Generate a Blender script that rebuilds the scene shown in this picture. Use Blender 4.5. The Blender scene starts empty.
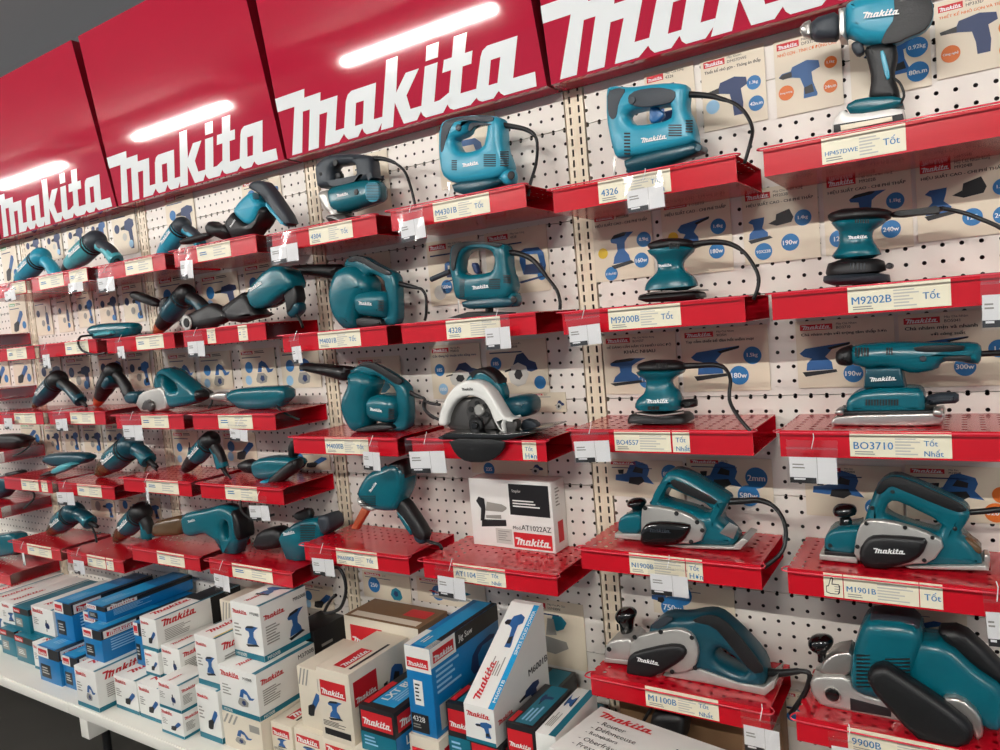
import bpy, bmesh, math, random
from mathutils import Vector, Matrix
from mathutils.geometry import tessellate_polygon

random.seed(7)
scene = bpy.context.scene
COL = scene.collection

# ------------------------------------------------------------------ camera
FPX = 730.08
CAM = Vector((0.85959, -1.82575, 1.54256))
RX, RY, RZ = 1.501057, -0.084506, 0.568692        # pitch, roll, yaw
ROT = Matrix.Rotation(RZ, 3, 'Z') @ Matrix.Rotation(RX, 3, 'X') @ Matrix.Rotation(RY, 3, 'Z')
cd = bpy.data.cameras.new('camera'); cam = bpy.data.objects.new('camera', cd); COL.objects.link(cam)
cam.matrix_world = Matrix.Translation(CAM) @ ROT.to_4x4()
cd.sensor_fit = 'HORIZONTAL'; cd.sensor_width = 36.0; cd.lens = FPX * 36.0 / 1000.0
cd.clip_start = 0.02
scene.camera = cam

# ------------------------------------------------------------------ world and exposure
w = bpy.data.worlds.new('store_ambient'); scene.world = w; w.use_nodes = True
w.node_tree.nodes['Background'].inputs[0].default_value = (0.86, 0.92, 1.0, 1)
w.node_tree.nodes['Background'].inputs[1].default_value = 0.34
vs = scene.view_settings
vs.view_transform = 'Standard'; vs.look = 'None'; vs.gamma = 1.0; vs.use_curve_mapping = False
vs.exposure = 0.0
LAMP = 290.0          # emission of the ceiling tubes

# ------------------------------------------------------------------ pixel helpers (1000 x 750 frame)
def ray(px, py): return ROT @ Vector(((px-500)/FPX, -(py-375)/FPX, -1))
def U(px, py, y):
    d = ray(px, py); return CAM + d*((y-CAM.y)/d.y)
def UZ(px, py, z):
    d = ray(px, py); return CAM + d*((z-CAM.z)/d.z)

# ------------------------------------------------------------------ materials
def lin(c):
    return tuple(((v/255)/12.92 if v <= 10 else (((v/255)+.055)/1.055)**2.4) for v in c) + (1,)
M = {}
def mat(name, rgb, rough=.5, metal=0, spec=.5, noise=0, nscale=30, bump=0, emit=0, coat=0):
    m = bpy.data.materials.new(name); m.use_nodes = True; nt = m.node_tree
    b = nt.nodes['Principled BSDF']; c = lin(rgb)
    b.inputs['Base Color'].default_value = c; b.inputs['Roughness'].default_value = rough
    b.inputs['Metallic'].default_value = metal; b.inputs['Specular IOR Level'].default_value = spec
    if coat:
        b.inputs['Coat Weight'].default_value = coat; b.inputs['Coat Roughness'].default_value = .06
    if noise or bump:
        tc = nt.nodes.new('ShaderNodeTexCoord'); n = nt.nodes.new('ShaderNodeTexNoise')
        n.inputs['Scale'].default_value = nscale; n.inputs['Detail'].default_value = 4
        nt.links.new(tc.outputs['Object'], n.inputs['Vector'])
        if noise:
            r = nt.nodes.new('ShaderNodeMix'); r.data_type = 'RGBA'
            r.inputs[6].default_value = tuple(v*(1-noise) for v in c[:3]) + (1,)
            r.inputs[7].default_value = tuple(min(1, v*(1+noise)) for v in c[:3]) + (1,)
            nt.links.new(n.outputs['Fac'], r.inputs[0]); nt.links.new(r.outputs[2], b.inputs['Base Color'])
        if bump:
            bp = nt.nodes.new('ShaderNodeBump'); bp.inputs['Strength'].default_value = bump; bp.inputs['Distance'].default_value = .002
            nt.links.new(n.outputs['Fac'], bp.inputs['Height']); nt.links.new(bp.outputs[0], b.inputs['Normal'])
    if emit:
        b.inputs['Emission Color'].default_value = c; b.inputs['Emission Strength'].default_value = emit
    M[name] = m; return m

def perforate(m, axes, pu, pv, ru, rv, shape='round', offu=.5, offv=.5):
    """open holes in a sheet: beyond the hole the sheet is simply not there"""
    nt = m.node_tree; N = nt.nodes; L = nt.links
    out = N['Material Output']; b = N['Principled BSDF']
    tc = N.new('ShaderNodeTexCoord'); sp = N.new('ShaderNodeSeparateXYZ'); L.new(tc.outputs['Object'], sp.inputs[0])
    def cell(ax, p, off, r):
        a = N.new('ShaderNodeMath'); a.operation = 'MULTIPLY_ADD'; L.new(sp.outputs[ax], a.inputs[0]); a.inputs[1].default_value = 1/p; a.inputs[2].default_value = off
        f = N.new('ShaderNodeMath'); f.operation = 'FRACT'; L.new(a.outputs[0], f.inputs[0])
        s = N.new('ShaderNodeMath'); s.operation = 'SUBTRACT'; L.new(f.outputs[0], s.inputs[0]); s.inputs[1].default_value = .5
        d = N.new('ShaderNodeMath'); d.operation = 'MULTIPLY'; L.new(s.outputs[0], d.inputs[0]); d.inputs[1].default_value = p/r
        q = N.new('ShaderNodeMath'); q.operation = 'ABSOLUTE'; L.new(d.outputs[0], q.inputs[0])
        return q
    a = cell(axes[0], pu, offu, ru); c = cell(axes[1], pv, offv, rv)
    if shape == 'round':
        p1 = N.new('ShaderNodeMath'); p1.operation = 'MULTIPLY'; L.new(a.outputs[0], p1.inputs[0]); L.new(a.outputs[0], p1.inputs[1])
        j = N.new('ShaderNodeMath'); j.operation = 'MULTIPLY_ADD'; L.new(c.outputs[0], j.inputs[0]); L.new(c.outputs[0], j.inputs[1]); L.new(p1.outputs[0], j.inputs[2])
    else:
        j = N.new('ShaderNodeMath'); j.operation = 'MAXIMUM'; L.new(a.outputs[0], j.inputs[0]); L.new(c.outputs[0], j.inputs[1])
    lt = N.new('ShaderNodeMath'); lt.operation = 'LESS_THAN'; L.new(j.outputs[0], lt.inputs[0]); lt.inputs[1].default_value = 1
    L.new(b.outputs[0], out.inputs[0])
    tr = N.new('ShaderNodeBsdfTransparent'); mx = N.new('ShaderNodeMixShader')
    L.new(lt.outputs[0], mx.inputs[0]); L.new(b.outputs[0], mx.inputs[1]); L.new(tr.outputs[0], mx.inputs[2]); L.new(mx.outputs[0], out.inputs[0])

mat('pegboard', (232, 226, 216), .38, noise=.03, nscale=4)
perforate(M['pegboard'], (0, 2), .0345, .0345, .0044, .0044)
mat('upright_face', (240, 226, 200), .35)
perforate(M['upright_face'], (0, 2), .026, .028, .0030, .0095, 'rect', 0, .5)
mat('cream_steel', (240, 228, 204), .35)
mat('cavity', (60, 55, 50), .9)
mat('red_paint', (200, 14, 34), .22, noise=.04, nscale=8, coat=.3)
mat('red_perforated', (200, 14, 34), .25, coat=.3)
perforate(M['red_perforated'], (0, 1), .030, .030, .0050, .0055)
mat('header_red', (178, 22, 54), .05, spec=.6)
mat('rail_red', (224, 60, 78), .2, coat=.4)
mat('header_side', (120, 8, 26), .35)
mat('sign_white', (236, 240, 240), .10, coat=.5)
mat('teal', (3, 94, 108), .27, noise=.03, nscale=60)
mat('teal_lit_pale', (36, 150, 178), .33)  # paler teal: top shelves' stronger lamplight put into the colour; also pale trims
mat('teal_dark', (3, 66, 80), .33)
mat('teal_pale', (70, 165, 175), .35)
mat('rubber', (13, 14, 16), .48, bump=.15, nscale=400)
mat('rubber_grey', (44, 52, 60), .5, bump=.15, nscale=400)
mat('black_gloss', (10, 11, 12), .16, coat=.6)
mat('cable', (16, 17, 18), .45)
mat('steel', (196, 192, 186), .28, metal=.85, noise=.06, nscale=40)
mat('steel_dark', (92, 90, 88), .35, metal=.7)
mat('casting', (190, 188, 182), .36, metal=.55, noise=.05, nscale=60)
mat('white_enamel', (232, 232, 226), .25)
mat('copper', (190, 96, 62), .35, metal=.4)
mat('trigger_blue', (18, 92, 150), .3)
mat('slot_black', (6, 8, 9), .6)
mat('port_brown', (92, 70, 46), .25)
mat('logo_white', (236, 238, 236), .4)
mat('print_red', (202, 26, 36), .5)
mat('print_blue', (38, 116, 176), .5)
mat('print_text_blue', (46, 120, 176), .5)
mat('print_navy', (30, 52, 96), .5)
mat('print_orange', (222, 112, 34), .5)
mat('print_black', (24, 24, 26), .5)
mat('print_grey', (150, 148, 140), .5)
mat('print_lightgrey', (196, 194, 186), .5)
mat('print_yellow', (226, 190, 40), .5)
mat('print_green', (52, 150, 70), .5)
mat('print_picblue', (38, 92, 150), .5)
mat('print_picteal', (30, 120, 140), .5)
mat('print_skyblue', (150, 196, 226), .5)
mat('poster', (226, 214, 190), .42, noise=.02, nscale=20)
mat('price_paper', (240, 234, 208), .45)
mat('card_white', (240, 240, 240), .45)
mat('carton_white', (234, 234, 228), .42, noise=.02, nscale=30)
mat('carton_beige', (222, 212, 192), .5, noise=.04, nscale=30)
mat('carton_brown', (124, 94, 64), .7, noise=.08, nscale=40)
mat('carton_blue', (8, 116, 176), .36)
mat('carton_cyan', (22, 150, 204), .36)
mat('carton_teal', (8, 110, 130), .36)
mat('carton_black', (26, 26, 28), .4)
mat('deck_white', (238, 236, 226), .35, noise=.02, nscale=6)
mat('floor_dark', (62, 60, 56), .45, noise=.25, nscale=5)
mat('ceiling_paint', (188, 186, 182), .8)
mat('fixture', (225, 225, 225), .4)
mat('tube_glow', (255, 251, 246), .5, emit=LAMP)
# clear bag film
m = mat('clear_film', (255, 255, 255), .08)
nt = m.node_tree; gl = nt.nodes.new('ShaderNodeBsdfGlossy'); gl.inputs['Roughness'].default_value = .12; tr = nt.nodes.new('ShaderNodeBsdfTransparent'); mx = nt.nodes.new('ShaderNodeMixShader')
mx.inputs[0].default_value = .13
nt.links.new(tr.outputs[0], mx.inputs[1]); nt.links.new(gl.outputs[0], mx.inputs[2]); nt.links.new(mx.outputs[0], nt.nodes['Material Output'].inputs[0])

# ------------------------------------------------------------------ object helpers
def link(name, data, parent=None, loc=None):
    o = bpy.data.objects.new(name, data); COL.objects.link(o)
    if parent is not None: o.parent = parent
    if loc is not None: o.location = loc
    return o
def tag(o, label=None, cat=None, group=None, kind=None):
    if label: o['label'] = label
    if cat: o['category'] = cat
    if group: o['group'] = group
    if kind: o['kind'] = kind
    return o
def empty(name, loc, label=None, cat=None, group=None):
    o = link(name, None, None, loc); o.empty_display_size = .05
    return tag(o, label, cat, group)
def mk(name, verts, faces, material, smooth=None, recalc=True):
    me = bpy.data.meshes.new(name); me.from_pydata([tuple(v) for v in verts], [], faces)
    if recalc:
        bm = bmesh.new(); bm.from_mesh(me); bmesh.ops.recalc_face_normals(bm, faces=bm.faces); bm.to_mesh(me); bm.free()
    if smooth is not None:
        me.polygons.foreach_set('use_smooth', [True]*len(me.polygons)); me.set_sharp_from_angle(angle=math.radians(smooth))
    me.materials.append(M[material]); return me

def boxm(name, x0, x1, y0, y1, z0, z1, material, ch=0):
    if ch <= 0:
        v = [(x, y, z) for x in (x0, x1) for y in (y0, y1) for z in (z0, z1)]
        f = [(0, 1, 3, 2), (4, 6, 7, 5), (0, 4, 5, 1), (2, 3, 7, 6), (0, 2, 6, 4), (1, 5, 7, 3)]
        return mk(name, v, f, material)
    bm = bmesh.new()
    bmesh.ops.create_cube(bm, size=1)
    for q in bm.verts:
        q.co = Vector(((x0+x1)/2 + q.co.x*(x1-x0), (y0+y1)/2 + q.co.y*(y1-y0), (z0+z1)/2 + q.co.z*(z1-z0)))
    bmesh.ops.bevel(bm, geom=bm.edges[:], offset=ch, segments=2, affect='EDGES', profile=.5)
    me = bpy.data.meshes.new(name); bm.to_mesh(me); bm.free()
    me.polygons.foreach_set('use_smooth', [True]*len(me.polygons)); me.set_sharp_from_angle(angle=math.radians(40))
    me.materials.append(M[material]); return me

def chaikin(p, n, r=.22):
    for _ in range(n):
        q = []
        for i in range(len(p)):
            a, c = p[i], p[(i+1) % len(p)]
            q.append((a[0]+(c[0]-a[0])*r, a[1]+(c[1]-a[1])*r)); q.append((c[0]+(a[0]-c[0])*r, c[1]+(a[1]-c[1])*r))
        p = q
    return p
def area(p): return sum(p[i][0]*p[(i+1) % len(p)][1]-p[(i+1) % len(p)][0]*p[i][1] for i in range(len(p)))/2
def inset(p, d):
    """shift a CCW loop inwards (a CW loop outwards) by d"""
    n = len(p); out = []
    for i in range(n):
        a, c, e = p[i-1], p[i], p[(i+1) % n]
        u = Vector((c[0]-a[0], c[1]-a[1])); v = Vector((e[0]-c[0], e[1]-c[1]))
        if u.length < 1e-9: u = v.copy()
        if v.length < 1e-9: v = u.copy()
        u.normalize(); v.normalize()
        nu = Vector((-u.y, u.x)); nv = Vector((-v.y, v.x)); s = nu+nv
        k = max(.55, 1+nu.dot(nv)); s = s/k
        out.append((c[0]+s.x*d, c[1]+s.y*d))
    return out
def prism(name, loops, yc, t, b, material, steps=3, smooth=50):
    """loops (outer, holes...) in x,z extruded along y with rounded rims"""
    L = []
    for i, p in enumerate(loops):
        a = area(p)
        if (i == 0) != (a > 0): p = p[::-1]
        L.append(p)
    rings = []
    for k in range(steps, -1, -1):
        an = k/steps*math.pi/2 if steps else 0
        rings.append((b*(1-math.cos(an)), yc-(t/2-b)-b*math.sin(an)))
    rings.append((0, yc+(t/2-b))); rings.append((b*.4, yc+t/2-b*.25)); rings.append((b, yc+t/2))
    verts = []; faces = []; base = []
    for ins, y in rings:
        base.append(len(verts))
        for p in L:
            q = inset(p, ins) if ins > 0 else p
            verts += [(x, y, z) for x, z in q]
    for r in range(len(rings)-1):
        o = 0
        for p in L:
            n = len(p)
            for i in range(n):
                j = (i+1) % n
                faces.append((base[r]+o+i, base[r]+o+j, base[r+1]+o+j, base[r+1]+o+i))
            o += n
    for r in (0, len(rings)-1):
        vv = []; o = 0
        for p in L:
            vv.append([Vector((verts[base[r]+o+i][0], verts[base[r]+o+i][2], 0)) for i in range(len(p))]); o += len(p)
        for tri in tessellate_polygon(vv): faces.append(tuple(base[r]+i for i in tri))
    return mk(name, verts, faces, material, smooth)
def catmull(P, n=5):
    P = [Vector(p) for p in P]
    if len(P) < 3: return P
    out = []
    for i in range(len(P)-1):
        a = P[max(0, i-1)]; c = P[i]; d = P[i+1]; e = P[min(len(P)-1, i+2)]
        for k in range(n):
            s = k/n
            out.append(.5*((2*c)+(d-a)*s+(2*a-5*c+4*d-e)*s*s+(3*c-a-3*d+e)*s**3))
    out.append(P[-1]); return out
def tube(name, P, r, material, seg=8, smooth=True, closed=False):
    P = [Vector(p) for p in P]; n = len(P); verts = []; faces = []
    up = Vector((.13, .2, .97)).normalized()
    for i, p in enumerate(P):
        if closed: d = (P[(i+1) % n]-P[i-1])
        else: d = P[min(n-1, i+1)]-P[max(0, i-1)]
        if d.length < 1e-9: d = Vector((1, 0, 0))
        d.normalize(); a = d.cross(up)
        if a.length < .05: a = d.cross(Vector((1, 0, 0)))
        a.normalize(); c = a.cross(d)
        rr = r[i] if isinstance(r, (list, tuple)) else r
        for k in range(seg):
            an = 2*math.pi*k/seg; verts.append(p+a*(rr*math.cos(an))+c*(rr*math.sin(an)))
    for i in range(n if closed else n-1):
        j = (i+1) % n
        for k in range(seg):
            l = (k+1) % seg; faces.append((i*seg+k, i*seg+l, j*seg+l, j*seg+k))
    if not closed:
        faces.append(tuple(range(seg))); faces.append(tuple((n-1)*seg+k for k in range(seg)))
    return mk(name, verts, faces, material, 60)
def lathe_y(name, cx, cz, prof, material, seg=24):
    """profile (r, y) turned about an axis parallel to y"""
    verts = []; faces = []
    for r, y in prof:
        for k in range(seg):
            an = 2*math.pi*k/seg; verts.append((cx+r*math.cos(an), y, cz+r*math.sin(an)))
    for i in range(len(prof)-1):
        for k in range(seg):
            l = (k+1) % seg; faces.append((i*seg+k, i*seg+l, (i+1)*seg+l, (i+1)*seg+k))
    faces.append(tuple(range(seg))); faces.append(tuple((len(prof)-1)*seg+k for k in range(seg)))
    return mk(name, verts, faces, material, 40)

# ------------------------------------------------------------------ wordmark and lettering
def _z2(l): return [(x+818.6, y) for x, y in l]
def _z3(l): return [(x+1500.7, y) for x, y in l]
def _z5(l): return [(2250.6+x*1.0912, -68.2+y*1.0912) for x, y in l]
GLYPHS = [
 ([(150,105),(590,105),(565,182),(800,182),(775,258),(1014,258),(904,555),(1024,555),(1009,605),(924,665),(725,665),(840,372),(730,372),(635,665),(485,665),(612,300),(510,300),(390,665),(238,665),(405,232),(150,232)], None),
 (_z2([(205,555),(290,330),(330,280),(385,258),(705,258),(600,555),(710,555),(690,605),(625,665),(480,665),(450,640),(437,600),(420,615),(365,665),(235,665),(205,635),(190,605)]), _z2([(415,372),(518,372),(455,565),(350,565)])),
 ([(1690.7,105),(1830.7,105),(1742,392),(1890,258),(2046,258),(1856,440),(1876,560),(2010,560),(1990,605),(1930,665),(1771,665),(1706,470),(1636,665),(1484,665),(1529,555)], None),
 (_z3([(670,105),(808,105),(772,220),(632,220)]), None),
 (_z3([(615,258),(760,258),(655,560),(720,558),(830,520),(830,600),(790,615),(735,665),(535,665),(505,640),(490,605),(505,560)]), None),
 (_z5([(205,160),(335,160),(285,298),(360,298),(330,385),(245,385),(185,570),(345,570),(330,635),(265,672),(95,672),(60,655),(45,630),(75,540),(130,385),(40,385),(75,298),(155,298)]), None),
 (_z5([(340,575),(425,360),(450,322),(500,298),(780,298),(690,572),(888,572),(884,672),(590,672),(560,650),(548,630),(530,640),(490,672),(380,672),(345,655),(330,630)]), _z5([(515,402),(605,402),(545,572),(460,572)])),
]
LOGO_W, LOGO_H = 3072.0, 560.0
_logo = {}
def logo_mesh(material, thick=0):
    """unit wordmark: x 0..1, y 0..1 (baseline at 0), facing +z"""
    key = (material, thick)
    if key in _logo: return _logo[key]
    V = []; Fc = []
    for outer, hole in GLYPHS:
        loops = [outer] + ([hole] if hole else [])
        loops = [[((x-150)/LOGO_W, (665-y)/LOGO_H) for x, y in l] for l in loops]
        o = len(V); flat = []
        for l in loops: flat += l
        tris = tessellate_polygon([[Vector((x, y, 0)) for x, y in l] for l in loops])
        V += [(x, y, thick) for x, y in flat]
        for t in tris:
            a, b2, c = [flat[i] for i in t]
            if (b2[0]-a[0])*(c[1]-a[1])-(c[0]-a[0])*(b2[1]-a[1]) < 0: t = (t[0], t[2], t[1])
            Fc.append(tuple(o+i for i in t))
    me = mk('wordmark', V, Fc, material, recalc=False); _logo[key] = me; return me
_txt = {}
def text_mesh(s, material, bold=0.0):
    key = (s, material, bold)
    if key in _txt: return _txt[key]
    cu = bpy.data.curves.new('lettering', 'FONT'); cu.body = s; cu.resolution_u = 2
    ob = bpy.data.objects.new('lettering', cu); COL.objects.link(ob)
    dg = bpy.context.evaluated_depsgraph_get(); me = bpy.data.meshes.new_from_object(ob.evaluated_get(dg))
    bpy.data.objects.remove(ob); bpy.data.curves.remove(cu)
    xs = [v.co.x for v in me.vertices]; ys = [v.co.y for v in me.vertices]
    x0, x1, y0, y1 = min(xs), max(xs), min(ys), max(ys)
    for v in me.vertices: v.co = ((v.co.x-x0)/(x1-x0), (v.co.y-y0)/(y1-y0), 0)
    if bold > .003:
        wv = min(.03, bold*2.2)*(1.0/(x1-x0)); V0 = [v.co.copy() for v in me.vertices]; F0 = [tuple(p.vertices) for p in me.polygons]; nV = len(V0); V = []; Fc = []
        for k, dx in enumerate((-wv, 0, wv)):
            V += [(v.x+dx, v.y, k*.00005) for v in V0]; Fc += [tuple(k*nV+q for q in f) for f in F0]
        me = bpy.data.meshes.new('lettering'); me.from_pydata(V, [], Fc)
    me.materials.clear(); me.materials.append(M[material]); me.name = 'lettering'
    _txt[key] = (me, (x1-x0)/(y1-y0)); return _txt[key]
def place(name, me, parent, o, ux, uy):
    """put a flat unit mesh at o with edge vectors ux, uy (in the parent's space)"""
    ux = Vector(ux); uy = Vector(uy); n = ux.cross(uy).normalized()
    ob = link(name, me, parent)
    mt = Matrix.Identity(4)
    for i in range(3): mt[i][0] = ux[i]; mt[i][1] = uy[i]; mt[i][2] = n[i]; mt[i][3] = o[i]
    ob.matrix_local = mt; return ob
_flat = {}
def poly_mesh(key, loops, material):
    """flat printed shape in the unit square; loops = list of outer polygons"""
    k = (key, material)
    if k in _flat: return _flat[k]
    V = []; Fc = []
    for p in loops:
        if area(p) < 0: p = p[::-1]
        o = len(V); V += [(x, y, 0) for x, y in p]
        for t in tessellate_polygon([[Vector((x, y, 0)) for x, y in p]]):
            a, b2, c = [p[i] for i in t]
            if (b2[0]-a[0])*(c[1]-a[1])-(c[0]-a[0])*(b2[1]-a[1]) < 0: t = (t[0], t[2], t[1])
            Fc.append(tuple(o+i for i in t))
    me = mk(key, V, Fc, material, recalc=False); _flat[k] = me; return me
SQ = [[(0, 0), (1, 0), (1, 1), (0, 1)]]
def sq(material): return poly_mesh('printed_block', SQ, material)
CIRC = [[(.5+.5*math.cos(2*math.pi*k/24), .5+.5*math.sin(2*math.pi*k/24)) for k in range(24)]]
def circ(material): return poly_mesh('printed_disc', CIRC, material)
def lines_mesh(n, material, rag=True):
    rs = random.Random(n*13+5); L = []
    for i in range(n):
        y1 = 1-i/n; y0 = y1-.45/n; wd = 1 if not rag else rs.uniform(.55, 1)
        L.append([(0, y0), (wd, y0), (wd, y1), (0, y1)])
    return poly_mesh('small_print%d%s' % (n, rag), L, material)
# little printed pictures of tools
PIC = {
 'drill': [('print_picblue', [[(0,.70),(.08,.78),(.30,.80),(.34,.90),(.70,1),(.98,.92),(1,.74),(.80,.66),(.82,.40),(.92,.06),(.90,0),(.58,0),(.60,.30),(.52,.56),(.34,.62),(.08,.64)]]), ('print_black', [[(0,.68),(.1,.76),(.32,.78),(.32,.64),(.1,.62)],[(.60,.28),(.80,.34),(.84,.12),(.62,.1)]])],
 'darkdrill': [('print_navy', [[(0,.74),(.30,.80),(.34,.92),(.70,1),(.98,.92),(1,.74),(.84,.66),(.88,.30),(.86,0),(.64,0),(.62,.30),(.56,.58),(.34,.64),(.02,.68)]]), ('print_black', [[(0,.74),(.3,.8),(.3,.66),(.02,.66)]])],
 'sander': [('print_picblue', [[(.05,.82),(.2,.95),(.55,1),(.95,.98),(.72,.84),(.60,.72),(.58,.5),(.72,.36),(.78,.18),(.10,.14),(.16,.34),(.30,.5),(.28,.7),(.08,.74)]]), ('print_black', [[(.02,.10),(.80,.20),(.92,.12),(.14,0)],[(.06,.84),(.2,.95),(.55,1),(.7,.98),(.6,.9),(.2,.85)]])],
 'bagsander': [('print_picblue', [[(.02,.72),(.1,.82),(.38,.84),(.36,.66),(.32,.48),(.44,.32),(.44,.18),(.02,.14),(.04,.34),(.14,.48),(.12,.64)]]), ('print_black', [[(0,.12),(.48,.2),(.54,.12),(.06,0)],[(.46,.6),(.62,.7),(.64,.88),(.92,1),(1,.72),(.95,.56),(.64,.5)]])],
 'longsander': [('print_picblue', [[(.02,.72),(.14,.86),(.6,.94),(1,1),(.98,.92),(.66,.82),(.52,.6),(.64,.44),(.66,.22),(.14,.2),(.16,.42),(.26,.56),(.10,.62)]]), ('print_black', [[(.06,.16),(.72,.22),(.74,.14),(.12,.02)],[(.56,.86),(1,1),(1,.94),(.62,.8)]])],
 'jigsaw': [('print_picblue', [[(.1,.6),(.12,.92),(.3,1),(.75,.98),(.9,.8),(.95,.4),(.8,.34),(.7,.78),(.3,.8),(.3,.5),(.8,.5),(.92,.25),(.8,.16),(.2,.2)]]), ('print_navy', [[(.2,.2),(.3,.5),(.82,.5),(.9,.2)],[(0,0),(.9,.12),(1,.08),(.1,-.06)]])],
 'planer': [('print_picblue', [[(0,.2),(.02,.42),(.22,.46),(.3,.5),(.44,.94),(.58,1),(.86,.86),(.9,.66),(.84,.4),(1,.1),(.6,.2),(.3,.15)]]), ('print_black', [[(.34,.1),(.38,.34),(.7,.38),(.76,.2),(.6,.04)],[(.1,.46),(.08,.62),(.24,.64),(.22,.46)],[(.46,.55),(.55,.78),(.74,.68),(.72,.5)]])],
 'circsaw': [('print_navy', [[(.25,.62),(.4,.95),(.6,1),(.76,.78),(.95,.7),(1,.5),(.8,.44),(.6,.5)]]), ('print_lightgrey', [[(.1,.4),(.2,.62),(.42,.72),(.66,.6),(.72,.36),(.6,.1),(.36,.02),(.16,.14)]]), ('print_black', [[(.28,.38),(.36,.52),(.5,.5),(.54,.34),(.44,.22),(.32,.26)],[(0,.5),(.2,.56),(.2,.5),(0,.45)]])],
 'mitre': [('print_picteal', [[(.5,.7),(.6,.98),(.85,1),(1,.85),(.9,.68),(.7,.6)]]), ('print_grey', [[(0,.2),(.3,.44),(.95,.36),(1,.2),(.6,.0),(.2,.04)],[(.36,.46),(.44,.9),(.62,.9),(.68,.5)]]), ('print_red', [[(0,.62),(.06,.72),(.34,.5),(.28,.42)]])],
 'cutter': [('print_picblue', [[(.2,.5),(.3,.9),(.45,1),(.62,.9),(.82,.6),(1,.64),(.9,.5),(.7,.46),(.6,.7),(.44,.76),(.4,.5)]]), ('print_grey', [[(.1,.2),(.2,.46),(.5,.46),(.66,.3),(.6,.06),(.3,0),(.12,.08)]]), ('print_navy', [[(.3,.2),(.36,.36),(.5,.34),(.52,.16),(.4,.08)]])],
 'rod': [('print_navy', [[(.35,.55),(.4,.75),(.65,.75),(.75,.5),(.7,.25),(.4,.3)]]), ('print_black', [[(.46,.7),(.54,.7),(.54,1),(.46,1)],[(.46,.3),(.52,.3),(.5,0),(.44,0)]])],
 'grinder': [('print_picblue', [[(.3,.4),(.75,1),(.95,.95),(.98,.8),(.55,.3)]]), ('print_black', [[(.05,.05),(.1,.4),(.35,.5),(.55,.3),(.45,.05),(.2,0)],[(.35,.42),(.45,.55),(.6,.42),(.5,.28)]])],
 'blower': [('print_picteal', [[(.1,.4),(.2,.8),(.5,1),(.8,.8),(.9,.3),(.7,.05),(.3,.05)]]), ('print_navy', [[(.3,.5),(.4,.75),(.6,.7),(.62,.4),(.45,.3)]])],
}
def picture(parent, key, o, ux, uy, n):
    for i, (mt, loops) in enumerate(PIC[key]):
        
        for j, lp in enumerate(loops): place('picture', poly_mesh('pic_%s%d_%d' % (key, i, j), [lp], mt), parent, Vector(o)+Vector(n)*(.0003*i), ux, uy)

# ------------------------------------------------------------------ the setting
FLOOR_Z = 0.0
fl = link('floor', boxm('floor', -9, 5, -6, 1, -.1, 0, 'floor_dark')); tag(fl, 'dark grey smooth shop floor', None, None, 'structure')
ce = link('ceiling', boxm('ceiling', -9, 5, -6, 1, 3.25, 3.35, 'ceiling_paint')); tag(ce, 'pale shop ceiling above the aisle', None, None, 'structure')
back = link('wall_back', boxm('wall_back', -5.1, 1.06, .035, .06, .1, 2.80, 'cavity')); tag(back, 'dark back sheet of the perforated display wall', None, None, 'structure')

SEAMS = [.28, .579, .824, 1.070, 1.315, 1.561, 1.806, 2.052, 2.30]
PEG = {}
for k in range(-5, 1):
    for i in range(len(SEAMS)-1):
        z0, z1 = SEAMS[i], SEAMS[i+1]; h = round(z1-z0, 3)
        if h not in PEG:
            PEG[h] = mk('pegboard_panel', [(.031, 0, .001), (.969, 0, .001), (.969, 0, h-.001), (.031, 0, h-.001), (.031, .012, .001), (.969, .012, .001), (.969, .012, h-.001), (.031, .012, h-.001)],
                        [(0, 1, 2, 3), (0, 4, 5, 1), (3, 2, 6, 7)], 'pegboard', recalc=False)
        link('pegboard_panel', PEG[h], back, (k, 0, z0))
# uprights: slotted posts between the bays
upm = boxm('upright', -.0265, .0265, -.001, -.0005, 0, 2.2, 'upright_face')
upc = mk('post', [(-.0285, -.004, 0), (-.0285, .03, 0), (-.0285, .03, 2.2), (-.0285, -.004, 2.2), (.0285, -.004, 0), (.0285, .03, 0), (.0285, .03, 2.2), (.0285, -.004, 2.2), (-.0015, -.004, 0), (.0015, -.004, 0), (.0015, -.004, 2.2), (-.0015, -.004, 2.2)],
         [(0, 1, 2, 3), (4, 7, 6, 5), (8, 9, 10, 11)], 'cream_steel', recalc=False)
for k in range(-5, 2):
    p = link('upright_post', upc, back, (k, 0, .08)); link('slotted_face', upm, p)

# base deck
DECK = .275
for i, k in enumerate(range(-5, 1)):
    r = empty('base_deck', (k, 0, 0), None, None)
    tag(r, None, None, None, 'structure')
    link('deck_plate', boxm('deck_plate', .001, .999, -.52, 0, DECK-.004, DECK, 'deck_white'), r)
    link('front_lip', boxm('front_lip', .001, .999, -.524, -.5, DECK-.042, DECK-.0035, 'deck_white', .003), r)
    link('under_frame', boxm('under_frame', .02, .98, -.03, .02, .1, DECK-.005, 'cream_steel'), r)
    lg = link('leg', boxm('leg', .03, .085, -.505, 0, DECK-.135, DECK-.043, 'deck_white', .004), r)
    link('foot', tube('foot', [(.057, -.43, DECK-.135), (.057, -.43, .004), (.057, -.43, 0)], .016, 'cable', 10), lg)
    r['label'] = 'white steel base deck section under the stacked tool boxes'

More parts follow.
